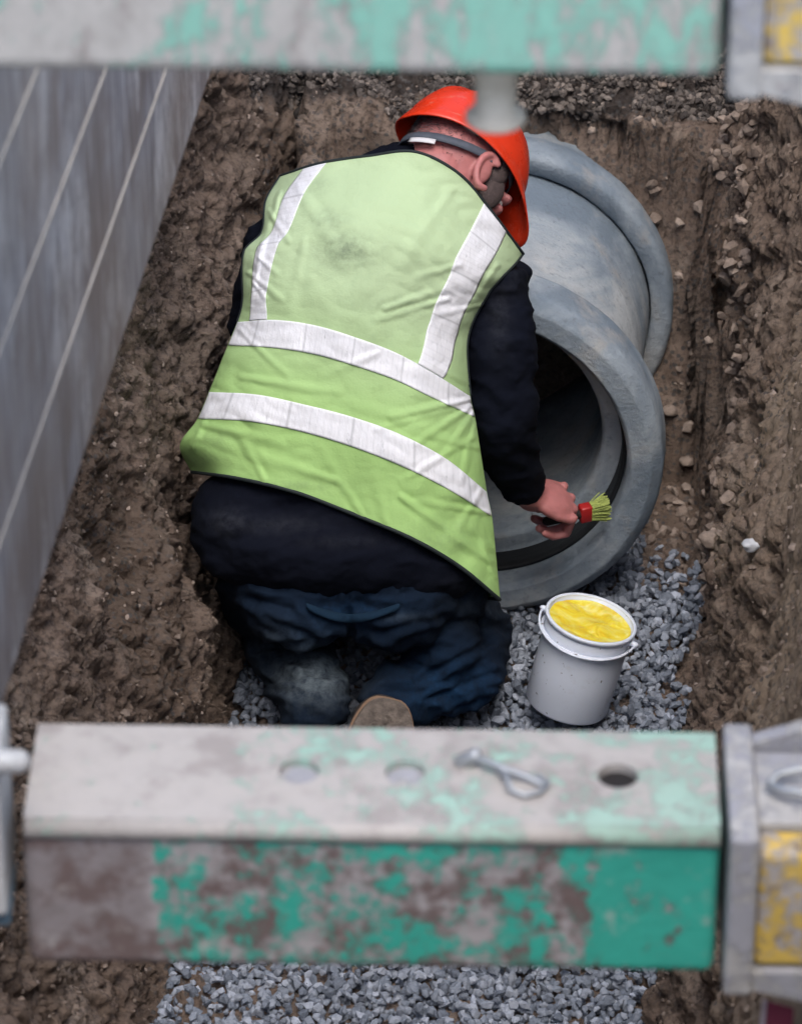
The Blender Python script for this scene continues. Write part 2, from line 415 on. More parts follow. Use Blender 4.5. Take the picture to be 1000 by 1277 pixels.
HOLES = [(at(285, 480, 7.7), .12, .07), (at(960, 550, 7.5), .07, .06), (at(190, 640, 7.0), .07, .05), (at(870, 420, 8.0), .08, .05), (at(300,560,7.6), .1, .06)]
def earth_h(P):
    h = .032 * vfbm(P, 3.3, 3, 3)
    w = P + .035 * np.stack([vnoise(P, 11, k) for k in (20, 21, 22)], -1)
    d1, d2, c = worley(w, 9, 1); h += .016 * (np.minimum(1, (d2 - d1) * 3) - .6) + .016 * (c - .5)
    w = P + .016 * np.stack([vnoise(P, 30, k) for k in (23, 24, 25)], -1)
    d1, d2, c = worley(w, 25, 5); h += .010 * (np.minimum(1, (d2 - d1) * 3) - .6) + .011 * (c - .5)
    d1, d2, c = worley(w, 60, 8); h += .0045 * (np.minimum(1, (d2 - d1) * 3) - .6) + .0055 * (c - .5)
    h += .005 * vnoise(P, 75, 31) + .0035 * vnoise(P, 150, 32)
    for c, r, k in LUMPS + [(a, b, -e) for a, b, e in HOLES]:
        x = np.linalg.norm(P - np.array(c), axis=1) / r; h += k * np.exp(-x * x * 2)
    return h
SS = np.array(ss)[:, None] * np.ones((1, nC)); KK = np.array([k for c, k in cols])[None] * np.ones((nS, 1)); CC = np.array([c for c, k in cols])[None].repeat(nS, 0)
P0 = V.reshape(-1, 3).copy(); fine = ((SS > 4.1) & (SS < 9) & np.isin(CC, ['l', 'f', 'r'])).ravel()
h = .05 * vfbm(P0, 2, 2); h[fine] = earth_h(P0[fine]); h = h.reshape(nS, nC)
zf_ = V[:, :, 2]
amp = np.where(CC == 'f', np.maximum.reduce([.25 + .75 * nst(.01, .12, zf_), 1 - nst(0, .06, KK), nst(.94, 1, KK)]), 1)
amp = np.where((CC == 'f') & (KK > .1) & (KK < .95) & (zf_ < .62), np.minimum(amp, .38), np.where((CC == 'f') & (SS < 7.3), 1.15, amp))
smooth_cut = np.where(CC == 'r', nst(.24, .34, KK + .25 * h) * (1 - nst(6.6, 7.0, SS)), 0); amp = amp * (1 - .72 * smooth_cut)
V += Nn * (h * amp - .006 * (CC == 'f'))[:, :, None]
low = vfbm(P0, 4, 3, 40).reshape(nS, nC)
isl, isf, isr = np.isin(CC, ['l', 'gl']), CC == 'f', CC == 'r'
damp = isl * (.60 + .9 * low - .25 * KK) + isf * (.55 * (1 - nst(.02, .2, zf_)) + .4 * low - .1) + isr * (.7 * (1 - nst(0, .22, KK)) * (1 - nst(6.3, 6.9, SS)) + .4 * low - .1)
sandy = isr * (.35 * nst(.08, .2, KK + .08 * low) + .65 * nst(.22, .36, KK + .06 * low)) * (1 - .6 * nst(6.2, 6.8, SS))
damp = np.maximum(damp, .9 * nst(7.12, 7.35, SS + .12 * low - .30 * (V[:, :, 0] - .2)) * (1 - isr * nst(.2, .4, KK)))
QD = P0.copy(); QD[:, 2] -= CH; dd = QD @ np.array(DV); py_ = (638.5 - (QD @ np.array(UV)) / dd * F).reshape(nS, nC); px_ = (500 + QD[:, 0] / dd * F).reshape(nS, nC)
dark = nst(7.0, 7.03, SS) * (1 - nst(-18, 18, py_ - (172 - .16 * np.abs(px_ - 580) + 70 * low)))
grit = np.clip(.25 + low + .9 * nst(7.25, 7.5, SS) + .5 * isf, 0, 1)
idx = np.arange(nS * nC).reshape(nS, nC)
quads = np.stack([idx[:-1, :-1], idx[:-1, 1:], idx[1:, 1:], idx[1:, :-1]], -1).reshape(-1, 4)
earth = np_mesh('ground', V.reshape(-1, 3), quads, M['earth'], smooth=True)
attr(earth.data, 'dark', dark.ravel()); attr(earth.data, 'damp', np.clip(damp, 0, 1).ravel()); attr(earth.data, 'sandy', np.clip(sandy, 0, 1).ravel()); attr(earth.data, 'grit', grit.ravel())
setp(earth, 'brown clay excavation with broken walls around the trench', 'ground', kind='structure')

# ---- crushed stone
bmi = bmesh.new(); bmesh.ops.create_icosphere(bmi, subdivisions=1, radius=1)
bmi.verts.ensure_lookup_table()
IV = np.array([v.co[:] for v in bmi.verts]); IF = np.array([[v.index for v in f.verts] for f in bmi.faces]); bmi.free()
def rotmats(n):
    q = rng.normal(size=(n, 4)); q /= np.linalg.norm(q, axis=1, keepdims=True); w, x, y, z = q.T
    return np.stack([1 - 2 * (y * y + z * z), 2 * (x * y - z * w), 2 * (x * z + y * w), 2 * (x * y + z * w), 1 - 2 * (x * x + z * z), 2 * (y * z - x * w),
                     2 * (x * z - y * w), 2 * (y * z + x * w), 1 - 2 * (x * x + y * y)], -1).reshape(n, 3, 3)
def stones(name, P, size, mat, label, cat, flat=.62):
    n = len(P)
    sc = np.stack([size * rng.uniform(.75, 1.25, n), size * rng.uniform(.6, 1.0, n), size * rng.uniform(flat * .7, flat * 1.3, n)], -1)
    B = IV[None] * (1 + rng.uniform(-.28, .22, (n, 12, 1))) + rng.normal(0, .09, (n, 12, 3))
    B = B * sc[:, None]; B = np.einsum('nij,nkj->nki', rotmats(n), B) + P[:, None]
    Fc = (IF[None] + 12 * np.arange(n)[:, None, None]).reshape(-1, 3)
    o = np_mesh(name, B.reshape(-1, 3), Fc, mat); return setp(o, label, cat, kind='stuff')
Vg = V
def terrain_pts(n, cond, lift, srange=(4.25, 8.3)):
    """random points on the displaced earth where cond(s, colkind, k, p) holds"""
    out = []; tries = 0
    while len(out) < n and tries < n * 40:
        tries += 1
        i = random.randrange(nS - 1); j = random.randrange(nC - 1)
        if not (srange[0] < ss[i] < srange[1]): continue
        c, k = cols[j]; p = V[i, j]
        if not cond(ss[i], c, k, p): continue
        f, g = random.random(), random.random()
        q = V[i, j] * (1 - f) * (1 - g) + V[i + 1, j] * f * (1 - g) + V[i, j + 1] * (1 - f) * g + V[i + 1, j + 1] * f * g
        out.append(q + Nn[i, j] * lift * random.uniform(-.5, 1))
    return np.array(out)
P = []
for lay, (n, zz) in enumerate(((9000, .0), (6500, .012), (2600, .022))):
    for _ in range(n):
        s = random.uniform(4.95, 7.0); a = random.uniform(BL - .015, BR + .015)
        ed = .05 * fbm(Vector((s * 3, 4.1, 1)), 3)
        if a < BL + .01 + ed * .6 or a > BR - .01 - ed: continue
        if zfloor(a, s) > .03 + ed * .5 or (zfloor(a, s) > .005 and random.random() < .4): continue
        if s > 6.55 + ed and a > -.32 and random.random() < (s - 6.5 - ed) * 7: continue
        p = tr(a, s, max(0, zfloor(a, s)) + zz + random.uniform(-.006, .006) + .012 * fbm(Vector((a * 4, s * 4, 0)), 2)); P.append(p[:])
P = np.array(P); stones('gravel', P, rng.uniform(.0065, .0125, len(P)), M['gravel'], 'blue grey crushed stone bedding on the trench floor', 'gravel')
P = terrain_pts(14000, lambda s, c, k, p: c in 'lfr' and (c != 'f' or p[2] > .03), .001)
sz = rng.uniform(.0018, .0055, len(P)) * (1 + 1.2 * (rng.random(len(P)) < .04))
stones('rubble', P, sz, M['crumb'], 'loose brown earth crumbs clinging to the trench walls', 'rubble')
def _top(p):
    x, y = proj(p); return y < 168 + 110 * fbm(Vector(p) * 6, 2) - .16 * abs(x - 580) and 150 < x < 1000 and y > 60
P = terrain_pts(11000, lambda s, c, k, p: c in 'lfr' and _top(p), .005, (6.97, 8.3))
stones('dark_gravel', P, rng.uniform(.0035, .0105, len(P)), M['darkgravel'], 'wet dark stones spilling down the bank behind the pipes', 'gravel')
P = terrain_pts(900, lambda s, c, k, p: (c == 'f' and 6.52 < s < 7.0 and k > .8) or (c == 'r' and k < .12 and 6.3 < s < 7.0), .006)
stones('stone_rubble', P, rng.uniform(.007, .018, len(P)), M['crumb'], 'brown stones at the foot of the bank right of the pipe', 'rubble')
def single_stone(P, r, mat, label):
    bm = bmesh.new(); bmesh.ops.create_icosphere(bm, subdivisions=3, radius=1)
    for v in bm.verts:
        k = 1 + .35 * noise.noise(v.co * 1.4 + Vector(P)) + .1 * noise.noise(v.co * 4)
        v.co = Vector((v.co.x * r, v.co.y * r * .8, v.co.z * r * .7)) * k + Vector(P)
    o = from_bm('stone', bm, mat); setp(o, label, 'stone')
from mathutils.bvhtree import BVHTree
dg = bpy.context.evaluated_depsgraph_get(); bvh = BVHTree.FromPolygons([tuple(v) for v in V.reshape(-1, 3)], [tuple(q) for q in quads])
def hit(px, py):
    d = (at(px, py, 1) - CAM).normalized(); h = bvh.ray_cast(CAM, d); return h[0] if h[0] else at(px, py, 7.5)
single_stone(hit(937, 680) + Vector((0, -.008, .006)), .015, M['whitestone'], 'small white stone stuck in the brown bank right of the pipe')
for (x, y, r, lb) in ((835, 512, .015, 'pinkish round pebble close beside the front pipe rim'),
                      (856, 575, .014, 'pale brown pebble below the pink one beside the pipe'),
                      (888, 672, .022, 'flat brown stone at the foot of the bank near the white stone')):
    single_stone(hit(x, y) + Vector((0, -.006, .004)), r, M['crumb'], lb)

# ------------------------------------------------------------------ concrete pipes
PC = Vector((.118, 6.40, .337)); AX = Vector((SP, CP, 0))
def pipe_M(dist):
    x = Vector((CP, -SP, 0)); z = AX; y = z.cross(x)
    return Matrix.Translation(PC + AX * dist) @ Matrix((x, y, z)).transposed().to_4x4()
def arc(z0, r0, z1, r1, n=4, bulge=0):
    return [(z0 + (z1 - z0) * i / n, r0 + (r1 - r0) * (i / n) ** 1) for i in range(n + 1)]
def chip(o, amp):
    displace(o.data, lambda p: amp * fbm(p * 14, 4) + amp * 2.5 * min(0, noise.noise(p * 34) + .42) + amp * .8 * noise.noise(p * 70))
front_prof = [(0.0, .2855), (0.0, .288), (0.0, .300), (0, .316), (.0004, .319), (.003, .323), (.014, .335), (.017, .3375), (.021, .339), (.026, .340), (.05, .340), (.085, .340), (.090, .3395), (.095, .337), (.11, .324), (.13, .309), (.15, .297), (.18, .287), (.21, .2815), (.24, .28),
              (.30, .28), (.40, .28), (.5, .28), (.6, .28), (.6, .225), (.5, .225), (.4, .225), (.3, .225), (.2, .225), (.112, .225), (.104, .227), (.099, .232), (.098, .236), (.098, .250), (.098, .268),
              (.09, .2725), (.07, .273), (.04, .274), (.015, .276), (.010, .277), (.004, .281), (.001, .284)]
p1 = empty('concrete_pipe', PC - Vector((0, 0, .337)))
bm = bmesh.new(); lathe(bm, front_prof, 160, pipe_M(0)); o = from_bm('barrel', bm, M['concrete'], p1); chip(o, .0009)
bm = bmesh.new()
lathe(bm, [(.050, .2725), (.050, .268), (.053, .2655), (.066, .264), (.080, .266), (.0965, .262), (.0965, .2725)], 120, pipe_M(0)); from_bm('rubber_seal', bm, M['rubber'], p1)
adopt(p1); setp(p1, 'front grey concrete pipe whose open bell mouth the worker is greasing', 'pipe', 'concrete pipes in the trench')
rear_prof = [(0.004, .2835), (0.0, .288), (0.0, .31), (.001, .315), (.006, .321), (.014, .3235), (.05, .3235), (.065, .321), (.085, .314), (.12, .298), (.22, .286), (.3, .28), (.6, .28), (1.2, .28), (1.2, .225), (.6, .225), (.12, .225), (.10, .235), (.10, .282), (.05, .282), (.012, .2825)]
bm = bmesh.new(); lathe(bm, rear_prof, 160, pipe_M(.530)); p2 = from_bm('concrete_pipe', bm, M['concrete']); chip(p2, .0012)
setp(p2, 'rear concrete pipe collar half buried in the bank behind the front pipe', 'pipe', 'concrete pipes in the trench')

# ------------------------------------------------------------------ bucket
bk_base = at(706, 877, 7.43)
tilt = Matrix.Rotation(R(13), 4, 'Y') @ Matrix.Rotation(R(-3), 4, 'X')
BM = Matrix.Translation(bk_base) @ tilt @ Matrix.Rotation(R(-22), 4, 'Z')
rb = .072; H = .172; rt = .0755
bkt = empty('bucket', bk_base)
bm = bmesh.new()
lathe(bm, [(0, .001), (0, .03), (0, rb - .006), (.002, rb - .002), (.006, rb), (H * .5, (rb + rt) / 2), (H * .84, rt - .001), (H, rt), (H, rt - .0022), (H * .84, rt - .0035), (H * .5, (rb + rt) / 2 - .002), (.008, rb - .003), (.004, rb - .006), (.004, .001)], 72, BM, close=False)
from_bm('body', bm, M['bucket'], bkt)
bm = bmesh.new()
lathe(bm, [(H - .004, rt + .0005), (H - .004, rt + .003), (H + .001, rt + .0045), (H + .0035, rt + .003), (H + .0035, rt - .001), (H + .0008, rt - .0025), (H - .002, rt - .001)], 72, BM)
lathe(bm, [(H - .032, rt + .0002), (H - .030, rt + .005), (H - .027, rt + .0052), (H - .0265, rt + .0002)], 72, BM)
from_bm('rim', bm, M['bucket'], bkt)
bm = bmesh.new()
n = 40; G = [[None] * (n + 1) for _ in range(13)]
for i in range(13):
    for j in range(n):
        r = (rt - .004) * i / 12; a = 2 * math.pi * j / n
        q = Vector((r * math.cos(a), r * math.sin(a), H - .009 + .006 * noise.noise(Vector((r * math.cos(a), r * math.sin(a), 0)) * 28) + .004 * (i / 12) ** 4))
        G[i][j] = bm.verts.new(BM @ q)
for i in range(12):
    for j in range(n): bm.faces.new((G[i][j], G[i][(j + 1) % n], G[i + 1][(j + 1) % n], G[i + 1][j]))
bmesh.ops.remove_doubles(bm, verts=bm.verts[:], dist=1e-5)
from_bm('yellow_lubricant', bm, M['lube'], bkt)
bm = bmesh.new()
pts = []
for k in range(25):
    t = math.pi * k / 24; pts.append(BM @ Vector((math.cos(t + math.pi) * (rt + .010), -math.sin(t) * (rt + .010), H - .014 - .014 * math.sin(t))))
tube(bm, pts, .0020, 8); from_bm('handle', bm, M['bucket'], bkt)
for sx in (-1, 1):
    bm = bmesh.new(); tube(bm, [BM @ Vector((sx * (rt + .0), 0, H - .014)), BM @ Vector((sx * (rt + .010), 0, H - .014))], .0055, 12)
    from_bm('handle_lug', bm, M['bucket'], bkt)
adopt(bkt); setp(bkt, 'small white plastic bucket of yellow lubricant standing tilted on the gravel', 'bucket')

# ------------------------------------------------------------------ shoring panel on the left (horizontal boards, pale joint ribs)
PA = -.866; pan = empty('shoring_panel', tr(PA, 5, 1.65))
zs = [1.650, 1.837, 2.044, 2.241, 2.44, 2.64, 2.84]
for i in range(6):
    bm = bmesh.new(); MM = Matrix.Rotation(-PSI, 4, 'Z')
    vs = box(bm, (PA - .05, 3.62, zs[i] + .0023), (PA, 9.2, zs[i + 1] - .0023), MM, .004, 2)
    o = from_bm('board', bm, M['board'], pan, False)
    if i < 5:
        bm = bmesh.new(); box(bm, (PA - .03, 3.625, zs[i + 1] - .0021), (PA + .002, 9.19, zs[i + 1] + .0021), MM, .001, 1)
        from_bm('joint_strip', bm, M['rib'], pan, False)
adopt(pan); setp(pan, 'weathered grey shoring panel of wide boards along the left trench side', 'shoring panel')

# ------------------------------------------------------------------ struts
YAW = R(-1.35)
def strut_M(x, y, z): return Matrix.Translation((x, y, z)) @ Matrix.Rotation(YAW, 4, 'Z')
S = .188; SD = .179
# lower strut: local origin at its front top edge, x along
O = at_y(500, 1034, 3.516); LM = strut_M(*O)
low = empty('trench_strut', O)
xl, xr = -.396, .325
bm = bmesh.new(); box(bm, (xl + .008, .004, -S), (xr, SD - .004, -.012), LM, .012, 3)
me_mats = from_bm('tube', bm, M['green'], low, False)
# top plate with pin holes (real holes cut out of the grid)
bm = bmesh.new()
holes = [(at_y(371, 955, 3.60), 1), (at_y(502, 958, 3.60), 1), (at_y(766, 962, 3.60), 0)]
hx = [-.108, .002, .222]; hy = .097; hr = .0212
def plate_with_holes(bm, x0, x1, y0, y1, z0, z1, hx, hy, hr, MM):
    cuts = [x0] + [v for h in hx for v in (h - .035, h + .035)] + [x1]
    vt = {}
    def v(x, y, z):
        k = (round(x, 5), round(y, 5), round(z, 5))
        if k not in vt: vt[k] = bm.verts.new(MM @ Vector((x, y, z)))
        return vt[k]
    n = 32
    for i in range(len(cuts) - 1):
        a, b = cuts[i], cuts[i + 1]
        if i % 2 == 0:
            for z, f in ((z1, 1), (z0, -1)):
                q = [v(a, y0, z), v(b, y0, z), v(b, y1, z), v(a, y1, z)]; bm.faces.new(q if f > 0 else q[::-1])
        else:
            c = hx[i // 2]
            for z, f in ((z1, 1), (z0, -1)):
                inn, out = [], []
                for k in range(n):
                    t = 2 * math.pi * (k + .5) / n; cx, cy = math.cos(t), math.sin(t)
                    inn.append(v(c + hr * cx, hy + hr * cy, z))
                    m_ = min((b - c) / abs(cx) if abs(cx) > 1e-6 else 9, ((y1 - hy) if cy > 0 else (hy - y0)) / abs(cy))
                    out.append(v(c + m_ * cx, hy + m_ * cy, z))
                cor = {}
                for k in range(n):
                    q = [inn[k], out[k], out[(k + 1) % n], inn[(k + 1) % n]]; bm.faces.new(q if f > 0 else q[::-1])
                for sx, sy in ((1, 1), (-1, 1), (-1, -1), (1, -1)):
                    X, Y = (b if sx > 0 else a), (y1 if sy > 0 else y0)
                    # corner fill between the two neighbouring edge points
                    best = sorted(range(n), key=lambda k: (math.copysign(1, math.cos(2 * math.pi * (k + .5) / n)) != sx) + (math.copysign(1, math.sin(2 * math.pi * (k + .5) / n)) != sy))
                    ks = [k for k in range(n) if math.cos(2 * math.pi * (k + .5) / n) * sx > 0 and math.sin(2 * math.pi * (k + .5) / n) * sy > 0]
                    onx = [k for k in ks if abs((MM.inverted() @ out[k].co).x - X) < 1e-5]; ony = [k for k in ks if k not in onx]
                    A = min(onx, key=lambda k: -abs((MM.inverted() @ out[k].co).y - hy)); B = min(ony, key=lambda k: -abs((MM.inverted() @ out[k].co).x - c))
                    try: bm.faces.new([out[A], v(X, Y, z), out[B]])
                    except ValueError: pass
            top = [v(c + hr * math.cos(2 * math.pi * (k + .5) / n), hy + hr * math.sin(2 * math.pi * (k + .5) / n), z1) for k in range(n)]
            bot = [v(c + hr * math.cos(2 * math.pi * (k + .5) / n), hy + hr * math.sin(2 * math.pi * (k + .5) / n), z0) for k in range(n)]
            for k in range(n): bm.faces.new([top[k], top[(k + 1) % n], bot[(k + 1) % n], bot[k]])
plate_with_holes(bm, xl + .010, xr, .012, SD - .004, -.0115, -.001, hx, hy, hr, LM)
tp = from_bm('top_plate', bm, M['green_dusty'], low, False)
bm = bmesh.new()   # rounded front lip of the plate
tube(bm, [LM @ Vector((xl + .012, .0105, -.0125)), LM @ Vector((xr - .001, .0105, -.0125))], .0118, 20, caps=False)
from_bm('front_lip', bm, M['green_dusty'], low)
for h in hx[:2]:        # two of the holes are plugged with dirt
    bm = bmesh.new(); lathe(bm, [(-.0115, .0001), (-.0115, hr + .004), (-.0100, hr + .004), (-.0100, .0001)], 32, LM @ Matrix.Translation((h, hy, 0)), close=False)
    from_bm('hole_plug', bm, M['greyplate'], low, False)
bm = bmesh.new(); lathe(bm, [(-.0135, .0001), (-.0135, hr + .003), (-.0117, hr + .003), (-.0117, .0001)], 32, LM @ Matrix.Translation((hx[2], hy, 0)), close=False)
from_bm('hole_shade_disc', bm, M['black'], low, False)  # black disc closing the third hole, its colour stands for the shade inside
bm = bmesh.new()   # safety clip: pin head and a bent wire loop
c = Vector((.100, .094, -.004))
tube(bm, [LM @ (c + Vector(q)) for q in ((-.036, .018, .010), (-.018, .010, .016), (.004, -.002, .014), (.03, -.012, .010), (.042, -.020, .008))], .0036, 10)
tube(bm, [LM @ (c + Vector(q)) for q in ((-.002, .004, .010), (.006, -.018, .018), (.012, -.034, .010), (.026, -.040, .008), (.042, -.034, .008), (.050, -.020, .008), (.040, -.010, .010))], .003, 10)
tube(bm, [LM @ (c + Vector(q)) for q in ((-.040, .020, .006), (-.026, .018, .016))], .008, 12)
from_bm('safety_clip', bm, M['zinc'], low)
adopt(low); setp(low, 'lower green steel trench strut with pin holes and a wire clip on top', 'strut', 'steel struts across the trench')
# upper strut
O2 = at_y(500, 96, 3.516); UM = strut_M(*O2)     # origin: front bottom edge
up = empty('trench_strut', O2)
bm = bmesh.new(); box(bm, (-.60, 0, .0), (.290, S, S + .02), UM, .014, 3)
from_bm('tube', bm, M['green_top'], up, False)
bm = bmesh.new(); X0 = .0862; 
JM = UM @ Matrix.Translation((X0, .085, 0))
lathe(bm, [(.01, .001), (.01, .0195), (-.030, .0195), (-.034, .021), (-.040, .021), (-.043, .0195), (-.078, .0195), (-.080, .027), (-.082, .0285), (-.087, .0285), (-.089, .026), (-.089, .001)], 40, JM, close=False)
from_bm('locking_pin', bm, M['pinmetal'], up)
adopt(up); setp(up, 'upper mint green steel strut crossing the top of the view with a pin below', 'strut', 'steel struts across the trench')
# end sockets (yellow) right of each strut
def socket(OM, o, name, label, ztop, zbot, x0, S_):
    e = empty(name, o)
    bm = bmesh.new(); box(bm, (x0, -.016, zbot - .012), (x0 + .030, S_ - .0, ztop + .004), OM, .005, 2); from_bm('flange', bm, M['greyplate'], e, False)
    bm = bmesh.new(); box(bm, (x0 + .0305, -.004, zbot + .018), (x0 + .42, S_ - .01, ztop - .022), OM, .008, 2); from_bm('tube', bm, M['yellow'], e, False)
    bm = bmesh.new(); x1 = x0 + .0305
    def wedge(y0, y1, prof):
        a = [bm.verts.new(OM @ Vector((x, y0, z))) for x, z in prof]; b = [bm.verts.new(OM @ Vector((x, y1, z))) for x, z in prof]
        bm.faces.new(a); bm.faces.new(b[::-1])
        for i in range(len(a)): bm.faces.new((a[i], b[i], b[(i + 1) % len(a)], a[(i + 1) % len(a)]))
    wedge(S_ - .03, S_ - .012, [(x1, ztop - .02), (x1 + .38, ztop - .02), (x1 + .38, ztop + .16), (x1 + .06, ztop + .020), (x1, ztop - .002)])
    wedge(-.010, .16, [(x1, zbot + .015), (x1, zbot - .008), (x1 + .10, zbot - .035), (x1 + .38, zbot - .07), (x1 + .38, zbot + .015)])
    from_bm('gusset', bm, M['greyplate'], e, False)
    bm = bmesh.new(); box(bm, (x1, .03, ztop - .0215), (x1 + .38, S_ - .035, ztop - .008), OM, .003, 2); from_bm('top_rail', bm, M['greyplate'], e, False)
    return e
e1 = socket(LM, O, 'strut_socket', '', 0, -S, xr + .009, S + .0)
bm = bmesh.new(); c = Vector((xr + .052, .075, .004))
tube(bm, [LM @ (c + Vector(q)) for q in ((.0, .004, .0), (.01, .016, .004), (.03, .022, .006), (.08, .024, .006), (.10, .02, .006))], .0042, 10)
tube(bm, [LM @ (c + Vector(q)) for q in ((.0, .004, .0), (.012, -.010, .004), (.035, -.016, .004), (.08, -.016, .006), (.10, -.014, .006))], .0042, 10)
from_bm('wire_clip', bm, M['zinc'], e1)
adopt(e1); setp(e1, 'chipped yellow strut socket with grey flange at the lower right', 'strut socket', 'yellow strut end sockets')
e2 = socket(UM, O2, 'strut_socket', '', S + .02, 0, .296, S)
adopt(e2); setp(e2, 'chipped yellow strut socket with grey flange at the upper right', 'strut socket', 'yellow strut end sockets')
# left end bracket
lb = empty('end_bracket', at_y(10, 1000, 3.53))
bm = bmesh.new(); zb = at_y(0, 1145, 3.50).z; zt = at_y(0, 925, 3.55).z
box(bm, (-.52, 3.50, zb), (-.4035, 3.62, zt), None, .006, 2); from_bm('plate', bm, M['paleplate'], lb, False)
bm = bmesh.new(); zt2 = at_y(0, 880, 3.56).z
box(bm, (-.52, 3.535, zt + .0005), (-.412, 3.60, zt2 + .01), None, .005, 2); from_bm('post', bm, M['paleplate'], lb, False)
bm = bmesh.new(); box(bm, (-.52, 3.512, zb - .022), (-.402, 3.60, zb - .0005), None, .004, 2); from_bm('foot_plate', bm, plain('blue_grey_steel', (.10, .16, .21), .6, (60, .002), var=.4), lb, False)
bm = bmesh.new(); q = at_y(8, 950, 3.50)
tube(bm, [q + Vector((-.05, 0, .0)), q + Vector((.012, 0, 0))], .0125, 20); from_bm('bolt', bm, M['paleplate'], lb)
adopt(lb); setp(lb, 'pale steel end bracket with a round bolt left of the lower strut', 'bracket')
# crimson tag
tg = empty('warning_tag', at_y(970, 1262, 3.6))
def quadbox(c4, th, mat, name):
    bm = bmesh.new(); A = [bm.verts.new(p) for p in c4]; B = [bm.verts.new(p + DV * th) for p in c4]
    bm.faces.new(A); bm.faces.new(B[::-1])
    for i in range(4): bm.faces.new((A[i], B[i], B[(i + 1) % 4], A[(i + 1) % 4]))
    from_bm(name, bm, mat, tg, False)
D_ = 4.65
quadbox([at(957, 1249, D_), at(990, 1258, D_), at(985, 1330, D_), at(950, 1322, D_)], .004, M['crimson'], 'tag_sheet')
quadbox([at(951, 1246, D_), at(956.5, 1247.5, D_), at(949.5, 1322, D_), at(943, 1320, D_)], .005, M['white'], 'tag_edge')
adopt(tg); setp(tg, 'crimson tag with a pale edge hanging under the lower yellow socket', 'tag')

# ------------------------------------------------------------------ the worker
def C3(ang=0, fwd=0):                    # basis: x across the body (turned in the view plane), y into depth, z up the body
    a = R(ang); x = XV * math.cos(a) + UV * math.sin(a); z = -XV * math.sin(a) + UV * math.cos(a); y = DV.copy()
    if fwd:
        f = R(fwd); z, y = z * math.cos(f) + y * math.sin(f), y * math.cos(f) - z * math.sin(f)
    return Matrix((x, y, z)).transposed()
# --- vest surface
VR = [(0.00, [(350, 219), (400, 203), (460, 194), (518, 189), (572, 216), (612, 262), (652, 316)]),
      (0.09, [(332, 250), (381, 238), (438, 232), (497, 233), (551, 256), (597, 292), (641, 330)]),
      (0.20, [(326, 291), (368, 286), (418, 280), (472, 286), (526, 303), (578, 326), (622, 349)]),
      (0.25, [(305, 313), (358, 304), (412, 300), (466, 306), (518, 322), (568, 344), (608, 366)]),
      (0.40, [(303, 375), (345, 366), (395, 365), (445, 372), (495, 386), (542, 403), (583, 422)]),
      (0.50, [(297, 400), (345, 397), (395, 404), (445, 419), (495, 438), (542, 464), (586, 492)]),
      (0.60, [(284, 432), (338, 435), (390, 443), (440, 457), (492, 475), (540, 498), (592, 522)]),
      (0.75, [(262, 487), (320, 490), (378, 502), (440, 518), (500, 540), (556, 570), (606, 611)]),
      (0.85, [(246, 524), (308, 527), (372, 539), (436, 558), (500, 583), (558, 612), (613, 646)]),
      (0.93, [(225, 556), (296, 562), (370, 575), (438, 598), (506, 627), (565, 660), (618, 696)]),
      (1.00, [(239, 588), (300, 597), (372, 615), (445, 643), (512, 671), (572, 706), (623, 748)])]
def cr(P, t):                            # Catmull-Rom through equally spaced P, t in 0..1
    n = len(P) - 1; x = min(max(t, 0), 1) * n; i = min(int(x), n - 1); f = x - i
    p0 = P[max(i - 1, 0)] if i > 0 else 2 * P[0] - P[1]; p1, p2 = P[i], P[i + 1]; p3 = P[i + 2] if i + 2 <= n else 2 * P[n] - P[n - 1]
    return .5 * ((2 * p1) + (-p0 + p2) * f + (2 * p0 - 5 * p1 + 4 * p2 - p3) * f * f + (-p0 + 3 * p1 - 3 * p2 + p3) * f ** 3)
VK = [r[0] for r in VR]
VP = [[np.array(p, float) for p in r[1]] for r in VR]
def vest_px(u, v):
    rows = [cr(P, u) for P in VP]
    i = max(k for k in range(len(VK) - 1) if VK[k] <= v + 1e-9); f = (v - VK[i]) / (VK[i + 1] - VK[i])
    p1, p2 = rows[i], rows[i + 1]; h = VK[i + 1] - VK[i]
    m1 = (rows[i + 1] - rows[i - 1]) / (VK[i + 1] - VK[i - 1]) * h if i > 0 else (p2 - p1)
    m2 = (rows[i + 2] - rows[i]) / (VK[i + 2] - VK[i]) * h if i + 2 < len(VK) else (p2 - p1)
    return (2 * f ** 3 - 3 * f * f + 1) * p1 + (f ** 3 - 2 * f * f + f) * m1 + (-2 * f ** 3 + 3 * f * f) * p2 + (f ** 3 - f * f) * m2
